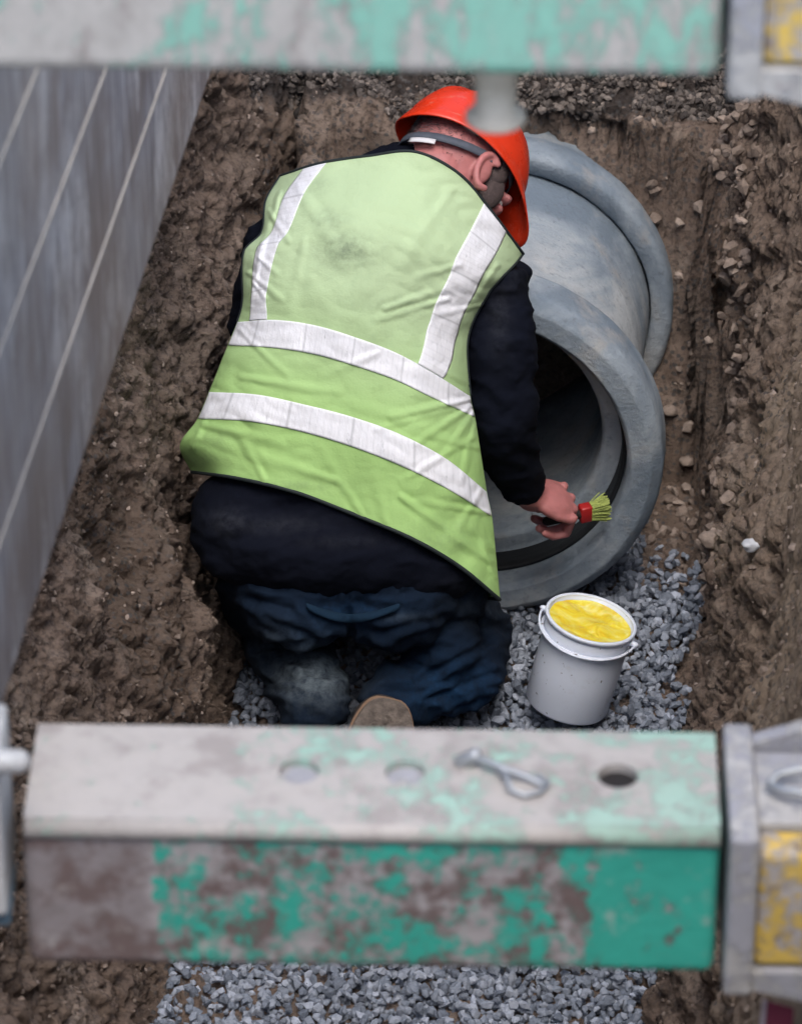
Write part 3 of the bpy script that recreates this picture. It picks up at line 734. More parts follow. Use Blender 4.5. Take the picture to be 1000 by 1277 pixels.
CREASES = [((588, 498), (490, 520), 7, .010), ((590, 505), (520, 552), 6, .009), ((592, 512), (560, 560), 6, .008), ((480, 385), (560, 358), 8, .006), ((575, 330), (520, 345), 7, .005),
           ((600, 560), (540, 545), 7, .008), ((586, 480), (540, 455), 6, .006), ((612, 700), (560, 665), 9, .007), ((600, 610), (572, 660), 7, .007), ((350, 240), (318, 330), 6, .010),
           ((328, 300), (312, 380), 5, .008), ((300, 470), (420, 490), 9, .005), ((255, 530), (350, 552), 9, .006), ((470, 440), (400, 470), 9, .003), ((420, 600), (330, 570), 10, .005),
           ((500, 620), (600, 690), 9, .006), ((370, 230), (430, 330), 14, .004), ((560, 240), (500, 330), 14, .005), ((450, 340), (440, 395), 12, .003), ((240, 560), (262, 505), 7, .008),
           ((595, 515), (575, 600), 6, .007), ((600, 540), (500, 600), 6, .006), ((585, 505), (470, 535), 5, .006), ((560, 372), (470, 398), 6, .006), ((600, 380), (545, 392), 5, .006), ((310, 340), (350, 372), 6, .006), ((298, 410), (360, 470), 6, .004),
           ((335, 262), (360, 300), 5, .008), ((322, 320), (345, 340), 5, .007), ((315, 350), (332, 372), 4, .007), ((610, 640), (520, 625), 6, .006), ((618, 720), (590, 650), 7, .008), ((450, 640), (400, 560), 9, .004), ((330, 598), (300, 545), 8, .005), ((380, 300), (360, 395), 9, .003),
           ((620, 330), (560, 420), 8, .005), ((480, 650), (470, 600), 10, .004)]
def vest_wr(x, y):
    h = 0
    for (x0, y0), (x1, y1), w, k in CREASES:
        dx, dy = x1 - x0, y1 - y0; L2 = dx * dx + dy * dy; t = ((x - x0) * dx + (y - y0) * dy) / L2
        tt = min(1, max(0, t)); d = math.hypot(x - x0 - tt * dx + 2.5 * noise.noise(Vector((x / 18, y / 18, 3))), y - y0 - tt * dy) / (w * (.55 + .5 * tt))
        if d < 3: h += k * (1 - .6 * tt) * (d * d - .7) * math.exp(-d * d * .9)
    h += .008 * fbm(Vector((x / 95, y / 130, 1.3)), 3) + .003 * (1 - 2.4 * abs(noise.noise(Vector((x / 48 + y / 70, y / 22 - x / 60, 4))))) * (.35 + sst(470, 600, x) * .8 + .5 * sst(360, 300, x))
    return -h
def vest_D(u, v, x, y):
    q = .965 * (2 * u - 1)
    D = 7.105 + .150 * (1 - math.sqrt(max(0, 1 - q * q)))
    D += .075 * (1 - sst(0, .28, v)) ** 1.6 - .03 * sst(.2, .5, v) * (1 - sst(.5, .8, v)) * 0 + .01 * sst(.8, 1, v)
    D += .05 * sst(.9, 1, v) * (1 - sst(0, .12, u))
    return D - vest_wr(x, y)
def vest_P(u, v, off=0.0):
    x, y = vest_px(min(max(u, 0), 1), v); D = vest_D(min(max(u, 0), 1), v, x, y)
    p = at(x, y, D - off)
    if u < 0 or u > 1:
        e = -u if u < 0 else u - 1; L = .20 * sst(.47, .58, v); sg = 1 if u < 0 else -1
        p = p + DV * (L * e * 5) + XV * (sg * .10 * (e * 5) ** 2 * .5)
    return p
me_v = []; NU, NV = 150, 190
us = [-.2 + .2 * i / 14 for i in range(14)] + [i / NU for i in range(NU + 1)] + [1 + .2 * (i + 1) / 14 for i in range(14)]
vs_ = [i / NV for i in range(NV + 1)]
VV = []; PX = []
for v in vs_:
    for u in us:
        VV.append(vest_P(u, v)); PX.append(vest_px(min(max(u, 0), 1), v))
W_ = len(us)
FF = []
for i in range(NV):
    for j in range(W_ - 1):
        if vs_[i] < .5 and (us[j] < 0 or us[j + 1] > 1.0001): continue
        FF.append((i * W_ + j, i * W_ + j + 1, (i + 1) * W_ + j + 1, (i + 1) * W_ + j))
PX = np.array(PX)
# --- jacket (one continuous garment)
def torso_blobs(bm, grow=0.0, T=.14, Doff=.018, hipgrow=0):
    keys = [((508, 232), .130, .070, 10), ((470, 300), .196, .02, -10), ((443, 385), .182, 0, -10), ((438, 455), .190, 0, -14), ((435, 545), .212, 0, -16), ((432, 620), .232, .005, -14), ((430, 680), .240, .01, -8)]
    n = len(keys) - 1
    for k in range(n * 4 + 1):
        i = min(k // 4, n - 1); f = k / 4 - i; a, b = keys[i], keys[i + 1]
        x = a[0][0] * (1 - f) + b[0][0] * f; y = a[0][1] * (1 - f) + b[0][1] * f; w = a[1] * (1 - f) + b[1] * f; dz = a[2] * (1 - f) + b[2] * f; an = a[3] * (1 - f) + b[3] * f
        t = T * (1 - .25 * (1 - sst(200, 330, y)))
        ell(bm, at(x, y, 7.105 + Doff + t + dz), (w + grow, t + grow, .075 + grow), C3(an), 24)
SH_R, EL_R, WR_R = at(604, 356, 7.29), at(626, 520, 7.31), at(654, 610, 7.455)
SH_L, EL_L, WR_L = at(346, 305, 7.32), at(322, 405, 7.40), at(400, 470, 7.56)
bm = bmesh.new(); torso_blobs(bm)
ell(bm, SH_R, (.07, .07, .06), C3(-30)); ell(bm, at(630, 362, 7.33), (.048, .055, .046), C3(-45)); ell(bm, at(640, 348, 7.36), (.034, .045, .034)); ell(bm, at(560, 310, 7.26), (.10, .085, .07), C3(-35)); ell(bm, SH_L, (.045, .06, .06)); ell(bm, at(395, 268, 7.30), (.07, .07, .05), C3(25))
tube(bm, [at(620, 366, 7.31), at(618, 395, 7.29), at(624, 430, 7.28), EL_R, at(636, 570, 7.39), at(650, 600, 7.45)], [.060, .062, .061, .057, .050, .042], 20)
tube(bm, [SH_L, EL_L, at(350, 440, 7.5), WR_L], [.056, .055, .047, .040], 20)
ell(bm, at(400, 690, 7.24), (.20, .13, .085), C3(-5)); ell(bm, at(480, 690, 7.26), (.165, .13, .085), C3(-14)); ell(bm, at(330, 640, 7.25), (.125, .12, .09)); ell(bm, at(315, 668, 7.26), (.105, .11, .07))
ell(bm, at(545, 680, 7.27), (.085, .10, .08), C3(-25))
jm = remeshed('jacket', bm, .0055, 6)
def folds(p):
    x, y = proj(p)
    h = .006 * fbm(Vector((x / 60, y / 40, 2.2)), 3)
    if x > 570 and y < 620: h += .006 * (abs(noise.noise(Vector((x / 70 + y / 60, y / 34 - x / 50, 7)))) * -2 + .4) + .0025 * (abs(noise.noise(Vector((x / 40 - y / 70, y / 26 + x / 60, 2)))) * -2 + .4)
    else: h += .005 * (abs(noise.noise(Vector((x / 80 + y / 90, y / 26, 7)))) * -2 + .5)
    h += .0022 * noise.noise(Vector((x / 9, y / 6, 3)))
    return h
displace(jm, folds)
# --- trousers
HP_L, KN_L, AN_L = at(355, 715, 7.30), Vector((-.235, 6.31, .085)), Vector((-.150, 5.95, .13))
HP_R, KN_R, AN_R = at(505, 715, 7.31), Vector((.122, 6.225, .075)), Vector((-.015, 5.96, .14))
bm = bmesh.new()
ell(bm, at(430, 705, 7.28), (.205, .13, .11), C3(-6)); ell(bm, at(375, 735, 7.265), (.115, .115, .10)); ell(bm, at(490, 735, 7.27), (.115, .115, .10)); ell(bm, at(560, 735, 7.33), (.065, .08, .09))
tube(bm, [HP_L, (HP_L + KN_L) / 2, KN_L], [.105, .098, .078], 24); tube(bm, [KN_L, (KN_L + AN_L) / 2 + Vector((.0, 0, .02)), AN_L + Vector((0, -.01, .01))], [.075, .078, .066], 24)
tube(bm, [HP_R, (HP_R + KN_R) / 2 + Vector((.0, 0, .01)), KN_R], [.105, .092, .074], 24); tube(bm, [KN_R, at(575, 842, 7.36), AN_R], [.074, .070, .055], 24)
ell(bm, at(552, 805, 7.34), (.068, .08, .085))
tm = remeshed('trousers', bm, .0055, 5)
TCR = [((610, 800), (520, 850), 7, .010), ((620, 840), (530, 875), 6, .009), ((600, 770), (500, 800), 8, .009), ((615, 870), (550, 895), 6, .008), ((450, 800), (520, 830), 7, .008), ((470, 790), (560, 770), 7, .007),
       ((330, 770), (400, 800), 7, .009), ((320, 810), (420, 795), 6, .008), ((440, 790), (380, 815), 6, .008), ((330, 850), (440, 830), 6, .007), ((430, 720), (440, 800), 6, .010), ((280, 740), (360, 760), 7, .006), ((500, 740), (580, 730), 7, .006)]
def tfolds(p):
    x, y = proj(p)
    h = .006 * fbm(Vector((x / 50, y / 34, 5.2)), 3)
    h -= .008 * abs(noise.noise(Vector((x / 70 + y / 60, y / 26 - x / 60, 9)))) * 2 - .003
    h -= .002 * abs(noise.noise(Vector((x / 22 - y / 40, y / 16 + x / 30, 5)))) * 2 - .001
    for (x0, y0), (x1, y1), w_, k in TCR:
        dx, dy = x1 - x0, y1 - y0; t = min(1, max(0, ((x - x0) * dx + (y - y0) * dy) / (dx * dx + dy * dy)))
        d = math.hypot(x - x0 - t * dx + 3 * noise.noise(Vector((x / 20, y / 20, 3))), y - y0 - t * dy) / w_
        if d < 3: h -= k * (d * d - .7) * math.exp(-d * d * .9) * (-1)
    h += .0018 * noise.noise(Vector((x / 8, y / 6, 1)))
    return h
displace(tm, tfolds)
def blob_attr(me, spots, jitter=0):
    V_, _ = mesh_np(me); out = np.zeros(len(V_))
    for i, p in enumerate(V_):
        x, y = proj(p.tolist()); m_ = 0
        for cx, cy, rx, ry, k in spots:
            d = ((x - cx) / rx) ** 2 + ((y - cy) / ry) ** 2
            if d < 4: m_ = max(m_, k * math.exp(-d))
        out[i] = m_
    return out
jd = blob_attr(jm, [(285, 650, 26, 16, .9), (340, 655, 60, 12, .5), (422, 675, 60, 9, .35), (622, 390, 14, 50, .6), (640, 350, 10, 20, .4), (580, 735, 40, 16, .25)])  # dust along the hem; arm spots paint in highlights together with scuffs
td = blob_attr(tm, [(392, 838, 48, 36, 1.0), (350, 810, 40, 30, .35), (490, 770, 40, 6, .25), (440, 705, 60, 10, .3), (600, 760, 30, 20, .2)])
tb = blob_attr(tm, [(565, 862, 70, 42, 1.0), (440, 765, 60, 20, .8), (400, 800, 60, 40, .6), (430, 710, 70, 12, .6)])

# --- bare body: one continuous mesh (head, neck, trunk, arms, hands, legs)
HF = Vector((.62, -.66, -.42)).normalized(); HC = Vector((.45, .74, -.50)); HC = (HC - HF * HF.dot(HC)).normalized(); HR = HF.cross(HC)
def camv(v): return XV * v[0] + UV * v[1] + BV * v[2]
hf, hc, hr_ = camv(HF), camv(HC), camv(HR)
HEAD = at(568, 222, 7.29)
HM = Matrix.Translation(HEAD) @ Matrix((hr_, hf, hc)).transposed().to_4x4()   # local: x right ear, y face, z crown
H3 = HM.to_3x3()
def hp(x, y, z): return HM @ Vector((x, y, z))
bm = bmesh.new()
ell(bm, hp(0, -.012, .025), (.076, .097, .088), H3); ell(bm, hp(0, .03, -.03), (.062, .066, .070), H3); ell(bm, hp(0, .048, -.075), (.045, .042, .035), H3)
ell(bm, hp(0, -.045, -.03), (.06, .055, .06), H3)
tube(bm, [hp(0, .092, .012), hp(0, .108, -.018), hp(0, .110, -.028)], [.008, .012, .014], 12); ell(bm, hp(-.011, .104, -.030), (.008, .009, .007), H3); ell(bm, hp(.011, .104, -.030), (.008, .009, .007), H3)
ell(bm, hp(-.03, .080, .020), (.024, .014, .009), H3); ell(bm, hp(.03, .080, .020), (.024, .014, .009), H3); ell(bm, hp(-.034, .074, -.010), (.022, .014, .010), H3); ell(bm, hp(.034, .074, -.010), (.022, .014, .010), H3)
ell(bm, hp(0, .082, -.058), (.025, .012, .010), H3)
for sx in (-1, 1):      # ears: rim and lobe
    c = hp(sx * .078, .0, -.012)
    ring = [hp(sx * (.083 + .012 * (.5 - .5 * math.cos(t * .8))), -.006 - .021 * math.sin(t) + .004, -.008 + .036 * math.cos(t)) for t in [R(a) for a in range(-35, 211, 20)]]
    tube(bm, ring, .0066, 8); ell(bm, hp(sx * .082, -.004, -.038), (.008, .011, .012), H3); ell(bm, hp(sx * .078, -.004, -.008), (.010, .017, .027), H3)
tube(bm, [hp(0, -.02, -.03), hp(0, -.04, -.085), at(505, 268, 7.30)], [.062, .064, .075], 20)
torso_blobs(bm, -.028, .13, .04)
ell(bm, at(430, 690, 7.32), (.13, .07, .10))
tube(bm, [at(560, 320, 7.28), SH_R, at(620, 430, 7.30), EL_R, WR_R, at(664, 618, 7.48)], [.055, .040, .038, .036, .028, .029], 16)
tube(bm, [at(400, 280, 7.3), SH_L, EL_L, WR_L], [.06, .042, .038, .028], 16)
tube(bm, [HP_L, KN_L, AN_L], [.075, .055, .042], 16); tube(bm, [HP_R, KN_R, AN_R], [.075, .055, .042], 16)
for a, b in ((AN_L, AN_L + Vector((0, .0, -.09))), (AN_R, AN_R + Vector((-.02, 0, -.1)))): tube(bm, [a, b], [.036, .03], 12)
# right hand: fist round the brush handle
BRT = at(754, 634, 7.575); BRH = at(682, 650, 7.545)     # brush tip and handle end
def hand(bm, wrist, palm_dir, back_dir, side, grip=None, curl=1.0, sc=1.2):
    """palm_dir: wrist to knuckles; back_dir: out of the back of the hand; side: towards the thumb"""
    f = palm_dir.normalized(); b = (back_dir - f * f.dot(back_dir)).normalized(); t = (side - f * f.dot(side) - b * b.dot(side)).normalized()
    M3 = Matrix((t, f, b)).transposed()
    f, b, t = f * sc, b * sc, t * sc
    ell(bm, wrist + f * .045, (.042, .052, .020), M3, 24); ell(bm, wrist + f * .03 + t * .022 - b * .008, (.018, .032, .015), M3)
    tube(bm, [wrist - f * .02, wrist + f * .02], [.027, .026], 16, flat=(t, .75))
    base = [(.030, .078, .0095, (.040, .026, .020)), (.010, .084, .0098, (.044, .029, .021)), (-.011, .081, .0094, (.041, .027, .020)), (-.030, .073, .0084, (.032, .021, .018))]
    for k, (x, y, r, Ls) in enumerate(base):
        p = wrist + t * x + f * y; pts = [p - f * .03, p]; ang = 0
        for L, bend in zip(Ls, (R(62) * curl, R(78) * curl, R(48) * curl)):
            ang += bend; p = p + (f * math.cos(ang) - b * math.sin(ang)) * L; pts.append(p)
        tube(bm, pts, [r * 1.05, r * 1.1, r * 1.05, r * .95, r * .8], 12)
        ell(bm, wrist + t * x + f * y + b * .006, (r * .9, r * .9, r * .7), M3, 12)
    p = wrist + t * .028 + f * .022 - b * .010
    tube(bm, [p, p + t * .018 + f * .022 - b * .012, p + t * .014 + f * .050 - b * .026, p + t * .0 + f * .068 - b * .036], [.014, .0125, .0108, .009], 12)
hand(bm, at(660, 616, 7.465), at(735, 636, 7.56) - at(660, 616, 7.465), UV * .55 + BV * .75 + XV * .1, UV * 1.0 - BV * .4, curl=1.0)
hand(bm, WR_L, at(470, 500, 7.62) - WR_L, UV + BV * .3, XV, curl=.35)
body_me = remeshed('person', bm, .0034, 3, .45)
person = link('person', body_me, M['skin'])
setp(person, 'worker in orange helmet and green high visibility vest kneeling at the pipe mouth', 'person')
def child(name, me, mat, parent=person): return link(name, me, mat, parent)
# face details
bm = bmesh.new()
bm.free()
for sx in (-1, 1):
    bm = bmesh.new(); ell(bm, hp(sx * .029, .076, .006), (.011, .011, .011), H3, 16); eye = from_bm('eye', bm, M['eye'], person)
    bm = bmesh.new(); ell(bm, hp(sx * .029, .0845, .005), (.0050, .0035, .0050), H3, 12); from_bm('iris', bm, M['iris'], eye)
bm = bmesh.new(); tube(bm, [hp(-.024, .088, -.060), hp(0, .095, -.056), hp(.024, .088, -.060)], [.003, .006, .003], 10, flat=(hc, 1)); from_bm('lips', bm, M['lips'], person)
# hair: cropped fringe round the back and temples, below the helmet
bm = bmesh.new()
for k in range(2600):
    az = random.uniform(-math.pi * .30, math.pi * 1.30); el = random.uniform(-.55, .35)
    fx, fy = math.cos(az), -math.sin(az)
    if abs(fx) < .75 and fy > 0: continue
    if abs(fx) > .85 and el < .05 and fy < .12 and fy > -.35: continue
    if el < -.3 and random.random() < .5: continue
    n_ = Vector((fx * .0765 * math.cos(el), -.012 + fy * .097 * math.cos(el), .025 + .088 * math.sin(el)))
    d = Vector((fx * .3, fy * .3 - .3, -1)).normalized(); p = n_ * 1.0
    a, b = p, p + d * random.uniform(.004, .008) + Vector((fx, fy, 0)) * .003
    sd = d.cross(Vector((fx, fy, 0))).normalized() * .0004; out_ = Vector((fx, fy, 0)) * .001
    v = [bm.verts.new(HM @ q) for q in (a - sd + out_ * .3, a + sd + out_ * .3, b + out_)]; v2 = bm.verts.new(HM @ (a + out_ * 1.6))
    bm.faces.new(v); bm.faces.new((v[0], v[2], v2)); bm.faces.new((v[1], v2, v[2])); bm.faces.new((v[0], v2, v[1]))
from_bm('hair', bm, M['hair'], person, False)
for sx in (-1, 1):      # temple and sideburn in front of each ear
    bm = bmesh.new(); ell(bm, hp(sx * .062, .038, -.01), (.014, .024, .036), H3); ell(bm, hp(sx * .066, .028, .025), (.013, .02, .03), H3)
    from_bm('sideburn', bm, M['darkhair'], person)
jk = child('jacket', jm, M['jacket']); attr(jm, 'dust', jd)
tz = child('trousers', tm, M['trousers']); attr(tm, 'dust', td); attr(tm, 'blue', tb)
# back pocket flap
bm = bmesh.new(); dgx = BVHTree.FromPolygons([v.co[:] for v in tm.vertices], [tuple(p.vertices) for p in tm.polygons])
jvx = BVHTree.FromPolygons([v.co[:] for v in jm.vertices], [tuple(p.vertices) for p in jm.polygons])
def on_body(px, py, off=.004):
    d = (at(px, py, 1) - CAM).normalized(); ds = [b.ray_cast(CAM, d) for b in (dgx, jvx)]; ds = [h for h in ds if h[0]]
    return (min(ds, key=lambda h: h[3])[0] if ds else at(px, py, 7.2)) - d * off
top = [on_body(380 + 120 * i / 16, 752 + 14 * math.sin(math.pi * i / 16) * (1 if i < 16 else 1), .006) for i in range(17)]
bot = [on_body(384 + 114 * i / 16, 760 + 17 * math.sin(math.pi * (i / 16) ** .9), .010) for i in range(17)]
top_ = [bm.verts.new(p) for p in top]; bot_ = [bm.verts.new(p) for p in bot]; mid_ = [bm.verts.new((a + b) / 2 - DV * .006) for a, b in zip(top, bot)]
for A, B in ((top_, mid_), (mid_, bot_)):
    for i in range(16): bm.faces.new((A[i], A[i + 1], B[i + 1], B[i]))
pk = from_bm('pocket_flap', bm, cloth('pocket_cloth', (.007, .018, .035), (.014, .036, .068), .95, 800, Specular_IOR_Level=.1), tz)
sm = pk.modifiers.new('s', 'SOLIDIFY'); sm.thickness = .003; sm2 = pk.modifiers.new('b', 'SUBSURF'); sm2.levels = 1; sm2.render_levels = 1
# vest
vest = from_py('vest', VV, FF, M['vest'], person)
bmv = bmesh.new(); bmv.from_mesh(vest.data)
stain = []; top_light = []
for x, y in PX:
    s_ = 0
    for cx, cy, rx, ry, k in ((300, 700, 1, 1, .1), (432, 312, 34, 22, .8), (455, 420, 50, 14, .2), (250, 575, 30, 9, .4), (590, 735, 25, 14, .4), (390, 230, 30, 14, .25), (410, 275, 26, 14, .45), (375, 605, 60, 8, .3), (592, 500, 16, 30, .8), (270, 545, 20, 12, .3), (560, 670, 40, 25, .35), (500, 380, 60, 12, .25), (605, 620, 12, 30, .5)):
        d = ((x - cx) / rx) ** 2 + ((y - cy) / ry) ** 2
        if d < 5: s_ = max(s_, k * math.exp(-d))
    stain.append(s_); top_light.append(.95 - .75 * sst(330, 560, y - .25 * (x - 450)))  # paler towards the shoulders: light from above painted into the fabric colour
attr(vest.data, 'stain', stain); attr(vest.data, 'top_light', top_light); bmv.free()
loose = bmesh.new(); loose.from_mesh(vest.data); bmesh.ops.delete(loose, geom=[v for v in loose.verts if not v.link_faces], context='VERTS')
loose.to_mesh(vest.data); loose.free()
vest.data.polygons.foreach_set('use_smooth', [True] * len(vest.data.polygons))
sm = vest.modifiers.new('s', 'SOLIDIFY'); sm.thickness = .0022; sm.offset = 0
def band(name, u0f, u1f, v0, v1, nu, nv, off=.0030):
    VV2, F2 = [], []
    for i in range(nv + 1):
        v = v0 + (v1 - v0) * i / nv
        for j in range(nu + 1):
            a, b = u0f(v), u1f(v); VV2.append(vest_P(a + (b - a) * j / nu, v, off))
    for i in range(nv):
        for j in range(nu): F2.append((i * (nu + 1) + j, i * (nu + 1) + j + 1, (i + 1) * (nu + 1) + j + 1, (i + 1) * (nu + 1) + j))
    o = from_py(name, VV2, F2, M['tape'], vest); attr(o.data, 'run', [((j / nu) * 5.2 if nu > 100 else (i / nv) * 3.6) + .3 for i in range(nv + 1) for j in range(nu + 1)]); m_ = o.modifiers.new('s', 'SOLIDIFY'); m_.thickness = .0014; m_.offset = 0
    return o
def lin(tab):
    def f(v):
        for (a, x), (b, y) in zip(tab, tab[1:]):
            if v <= b: return x + (y - x) * (v - a) / (b - a)
        return tab[-1][1]
    return f
band('reflective_tape', lambda v: -.05, lambda v: 1.0, .505, .595, 180, 14); band('reflective_tape', lambda v: -.06, lambda v: 1.03, .755, .845, 180, 14)
band('reflective_tape', lin([(0, .10), (.2, .05), (.4, .04), (.505, .05)]), lin([(0, .19), (.2, .135), (.4, .115), (.505, .125)]), .004, .503, 16, 90)
band('reflective_tape', lin([(0, .80), (.2, .80), (.25, .81), (.4, .812), (.45, .79), (.505, .757)]), lin([(0, .915), (.2, .93), (.25, .945), (.4, .95), (.45, .925), (.505, .87)]), .004, .503, 16, 90)
bm = bmesh.new()
tube(bm, [vest_P(i / 120, 0) for i in range(121)], .0028, 8); tube(bm, [vest_P(1, i / 200) for i in range(101)], .003, 8)
tube(bm, [vest_P(0, i / 200) for i in range(101)], .003, 8); tube(bm, [vest_P(-.2 + 1.4 * i / 160, 1) for i in range(161)], .0034, 8)
from_bm('binding', bm, M['binding'], vest)
# helmet
def helmet_pt(az, t, grow=0):            # az 0 = right ear, pi/2 = face; t 0 at rim .. 1 at crown
    cx, cy = math.cos(az), math.sin(az); ph = t * math.pi / 2
    k = math.cos(ph) ** .82; z = .020 + .126 * math.sin(ph) ** .95 + .012 * abs(cx) * (1 - ph / 1.6)
    rx, ry = .090 + grow, .127 + grow
    x, y = rx * cx * k, ry * cy * k - .006
    z += .009 * math.exp(-(x / .014) ** 2) * sst(.2, .5, t)                       # crown ridge
    for o_ in (-.045, .045): z += .006 * math.exp(-((x - o_) / .007) ** 2) * sst(.3, .6, t)
    if t < .1:                                                                     # rim and peak
        e = (1 - t / .1); pk_ = max(0, cy) ** 3
        x += cx * .008 * e; y += cy * (.008 + .045 * pk_) * e; z -= .004 * e + .012 * e * pk_ + .020 * e * max(0, -cy) ** 3 * .5
    return Vector((x, y, z))
nA, nT = 96, 40; VVh, Fh = [], []
for i in range(nT + 1):
    for j in range(nA): VVh.append(HM @ helmet_pt(2 * math.pi * j / nA, min(.999, i / nT)))
for i in range(nT):
    for j in range(nA): Fh.append((i * nA + j, i * nA + (j + 1) % nA, (i + 1) * nA + (j + 1) % nA, (i + 1) * nA + j))
Fh.append([nT * nA + j for j in range(nA)])
hel = from_py('helmet', VVh, Fh, M['helmet'], person); m_ = hel.modifiers.new('s', 'SOLIDIFY'); m_.thickness = .003; m_.offset = 0
bm = bmesh.new()   # headband and nape strap
def strap(pts, w, th):
    Vs = []
    for i, (p, nrm) in enumerate(pts):
        t_ = (pts[min(i + 1, len(pts) - 1)][0] - pts[max(i - 1, 0)][0]).normalized(); b_ = nrm.cross(t_).normalized()
        Vs.append([bm.verts.new(HM @ q) for q in (p - b_ * w / 2, p + b_ * w / 2, p + b_ * w / 2 + nrm * th, p - b_ * w / 2 + nrm * th)])
    for A, B in zip(Vs, Vs[1:]):
        for k in range(4): bm.faces.new((A[k], A[(k + 1) % 4], B[(k + 1) % 4], B[k]))
    bm.faces.new(Vs[0]); bm.faces.new(Vs[-1][::-1])
def around(z, rx, ry, a0, a1, n=40, sag=0): return [(Vector((rx * math.cos(t), -.012 + ry * math.sin(t), z - sag * math.sin(math.pi * (t - a0) / (a1 - a0)))), Vector((math.cos(t), math.sin(t), 0))) for t in [a0 + (a1 - a0) * i / n for i in range(n + 1)]]
strap(around(.030, .081, .102, -math.pi - .3, .3, 50, .045), .015, .003)
strap(around(.046, .080, .100, 0, 2 * math.pi, 64), .018, .002)
from_bm('headband', bm, M['strap'], hel)
bm = bmesh.new(); strap([(p + n_ * .0045 + Vector((0, 0, -.014)), n_) for p, n_ in around(.030, .081, .102, -math.pi - .3, .3, 50, .045)[27:35]], .010, .0015); from_bm('strap_label', bm, M['label'], hel)
# boots
BA = at(470, 930, 7.22)
def boot(ankle, toe, side_hint, sc=1.0):
    f = (toe - ankle).normalized(); n_ = (side_hint - f * f.dot(side_hint)).normalized(); s_ = f.cross(n_)     # n_: out of the sole
    M3 = Matrix((s_, f, n_)).transposed(); f, n_, s_ = f * sc, n_ * sc, s_ * sc
    bm = bmesh.new(); tube(bm, [ankle - f * .03, ankle + f * .03], [.052, .05], 20); ell(bm, ankle + f * .07, (.048, .075, .045), M3); ell(bm, ankle + f * .13, (.052, .07, .038), M3); ell(bm, ankle - n_ * .02, (.045, .05, .06), M3)
    me = remeshed('boot', bm, .006, 5); displace(me, lambda p: .003 * fbm(p * 25, 3)); o = link('boot', me, M['boot'], person)
    def outline(g, h):
        pts = []
        for k in range(48):
            t = 2 * math.pi * k / 48; y = .072 + .135 * math.cos(t); w = .050 * abs(math.sin(t)) ** .75 * (1 - .16 * math.exp(-((y - .06) / .04) ** 2)); x = math.copysign(w + g, math.sin(t)); pts.append(ankle + s_ * x + f * (y + g * math.cos(t)) + n_ * h)
        return pts
    for nm, g, h0, h1, mt in (('sole', .004, .046, .066, M['sole']), ('welt', .007, .036, .0455, M['welt'])):
        bm = bmesh.new(); A = [bm.verts.new(p) for p in outline(g, h0)]; B = [bm.verts.new(p) for p in outline(g, h1)]
        cA = bm.faces.new(A[::-1]); cB = bm.faces.new(B)
        for k in range(48): bm.faces.new((A[k], A[(k + 1) % 48], B[(k + 1) % 48], B[k]))
        if nm == 'sole':       # mud clods trodden into the tread
            for _ in range(260):
                t = random.uniform(0, 2 * math.pi); q_ = math.sqrt(random.random()) * .9; a_ = ankle + s_ * (.046 * q_ * math.sin(t)) + f * (.072 + .128 * q_ * math.cos(t)) + n_ * h1; r0 = random.uniform(.003, .007)
                rr = bmesh.ops.create_icosphere(bm, subdivisions=1, radius=r0)
                for v_ in rr['verts']: v_.co = M3 @ Vector((v_.co.x * random.uniform(.7, 1.4), v_.co.y * random.uniform(.7, 1.4), v_.co.z * .5)) + a_
        so = from_bm(nm, bm, mt, o, nm != 'sole')
        if nm == 'sole': continue
        b_ = so.modifiers.new('b', 'BEVEL'); b_.width = .003; b_.segments = 2
boot(AN_L + Vector((-.01, -.01, -.065)), AN_L + Vector((-.02, .0, -.13)), Vector((0, -1, .25)))
boot(BA, BA + Vector((-.02, -.062, -.08)), Vector((.10, -.78, .62)), 1.16)

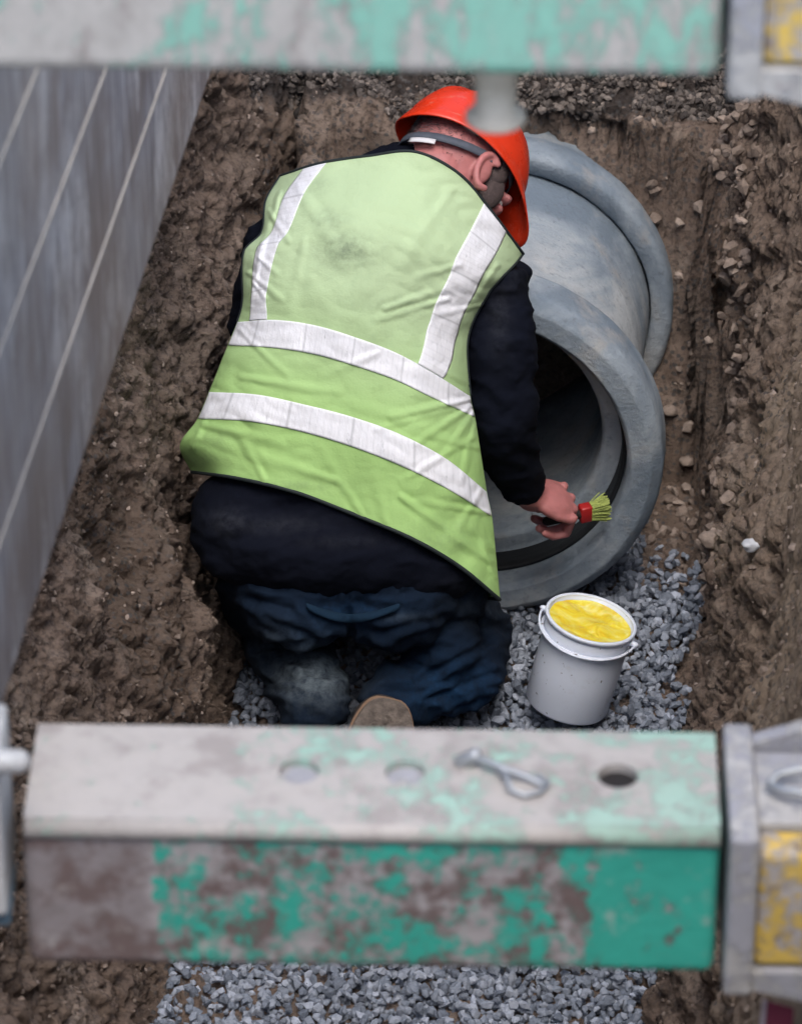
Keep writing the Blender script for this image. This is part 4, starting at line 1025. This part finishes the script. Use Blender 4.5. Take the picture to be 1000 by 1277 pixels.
# ------------------------------------------------------------------ brush in the hand
ax = (BRT - BRH); L = ax.length; az = ax.normalized(); bx = (UV * .8 + BV * .6); bx = (bx - az * az.dot(bx)).normalized(); by = az.cross(bx)
BRM = Matrix.Translation(BRH) @ Matrix((bx, by, az)).transposed().to_4x4()
br = empty('brush', BRH)
bm = bmesh.new(); tube(bm, [BRM @ Vector((0, 0, z)) for z in (0, .03, .06, L - .045)], [.008, .0095, .008, .010], 14); from_bm('handle', bm, M['black'], br)
bm = bmesh.new(); box(bm, (-.016, -.010, L - .048), (.016, .010, L - .026), BRM, .003, 2); from_bm('ferrule', bm, M['red'], br)
bm = bmesh.new()
for k in range(420):
    x, y = random.uniform(-.017, .017), random.uniform(-.012, .012); l = random.uniform(.024, .034); sx_, sy_ = x * random.uniform(.9, 1.3) + .003, y * random.uniform(1, 1.7)
    p0 = Vector((x * .75, y * .7, L - .028)); p1 = Vector((sx_, sy_, L - .028 + l)); w = Vector((.0011, 0, 0)); w2 = Vector((0, .0011, 0))
    vv = [bm.verts.new(BRM @ q) for q in (p0 - w, p0 + w, p0 + w2 * 1.7)]; ww = [bm.verts.new(BRM @ q) for q in (p1 - w, p1 + w, p1 + w2 * 1.7)]
    for a in range(3): bm.faces.new((vv[a], vv[(a + 1) % 3], ww[(a + 1) % 3], ww[a]))
    bm.faces.new(ww)
from_bm('bristles', bm, M['bristle'], br, False)
adopt(br); setp(br, 'short brush with red ferrule and yellow green bristles in the worker hand', 'brush')

# ------------------------------------------------------------------ light, world, camera
w = bpy.data.worlds.new('World'); scene.world = w; w.use_nodes = True; nt = w.node_tree
sky = nt.nodes.new('ShaderNodeTexSky'); sky.sky_type = 'NISHITA'; sky.sun_disc = False
SUN_EL, SUN_AZ = 66, 172      # azimuth from +Y towards +X, degrees: where the sun stands
sky.sun_elevation = R(SUN_EL); sky.sun_rotation = R(SUN_AZ); sky.air_density = 1.2; sky.dust_density = 3.0
nt.links.new(sky.outputs[0], nt.nodes['Background'].inputs[0]); nt.nodes['Background'].inputs[1].default_value = .15
sl = bpy.data.lights.new('sun', 'SUN'); sl.energy = .72; sl.angle = R(30); sl.color = (1, .985, .96)
so = bpy.data.objects.new('sun', sl); COL.objects.link(so)
sd = Vector((math.sin(R(SUN_AZ)) * math.cos(R(SUN_EL)), math.cos(R(SUN_AZ)) * math.cos(R(SUN_EL)), math.sin(R(SUN_EL))))
so.rotation_euler = sd.to_track_quat('Z', 'Y').to_euler()
cd = bpy.data.cameras.new('camera'); co_ = bpy.data.objects.new('camera', cd); COL.objects.link(co_)
co_.location = CAM; co_.rotation_euler = (math.pi / 2 - PITCH, 0, 0)
cd.sensor_width = 36; cd.sensor_fit = 'HORIZONTAL'; cd.lens = 36 * F / 1000; cd.clip_end = 500; cd.clip_start = .05
cd.dof.use_dof = True; cd.dof.focus_distance = 7.25; cd.dof.aperture_fstop = 9.0; cd.dof.aperture_blades = 0
scene.camera = co_
vs = scene.view_settings; vs.view_transform = 'Standard'; vs.look = 'None'; vs.exposure = 1.12; vs.gamma = 1
scene.render.engine = 'CYCLES'
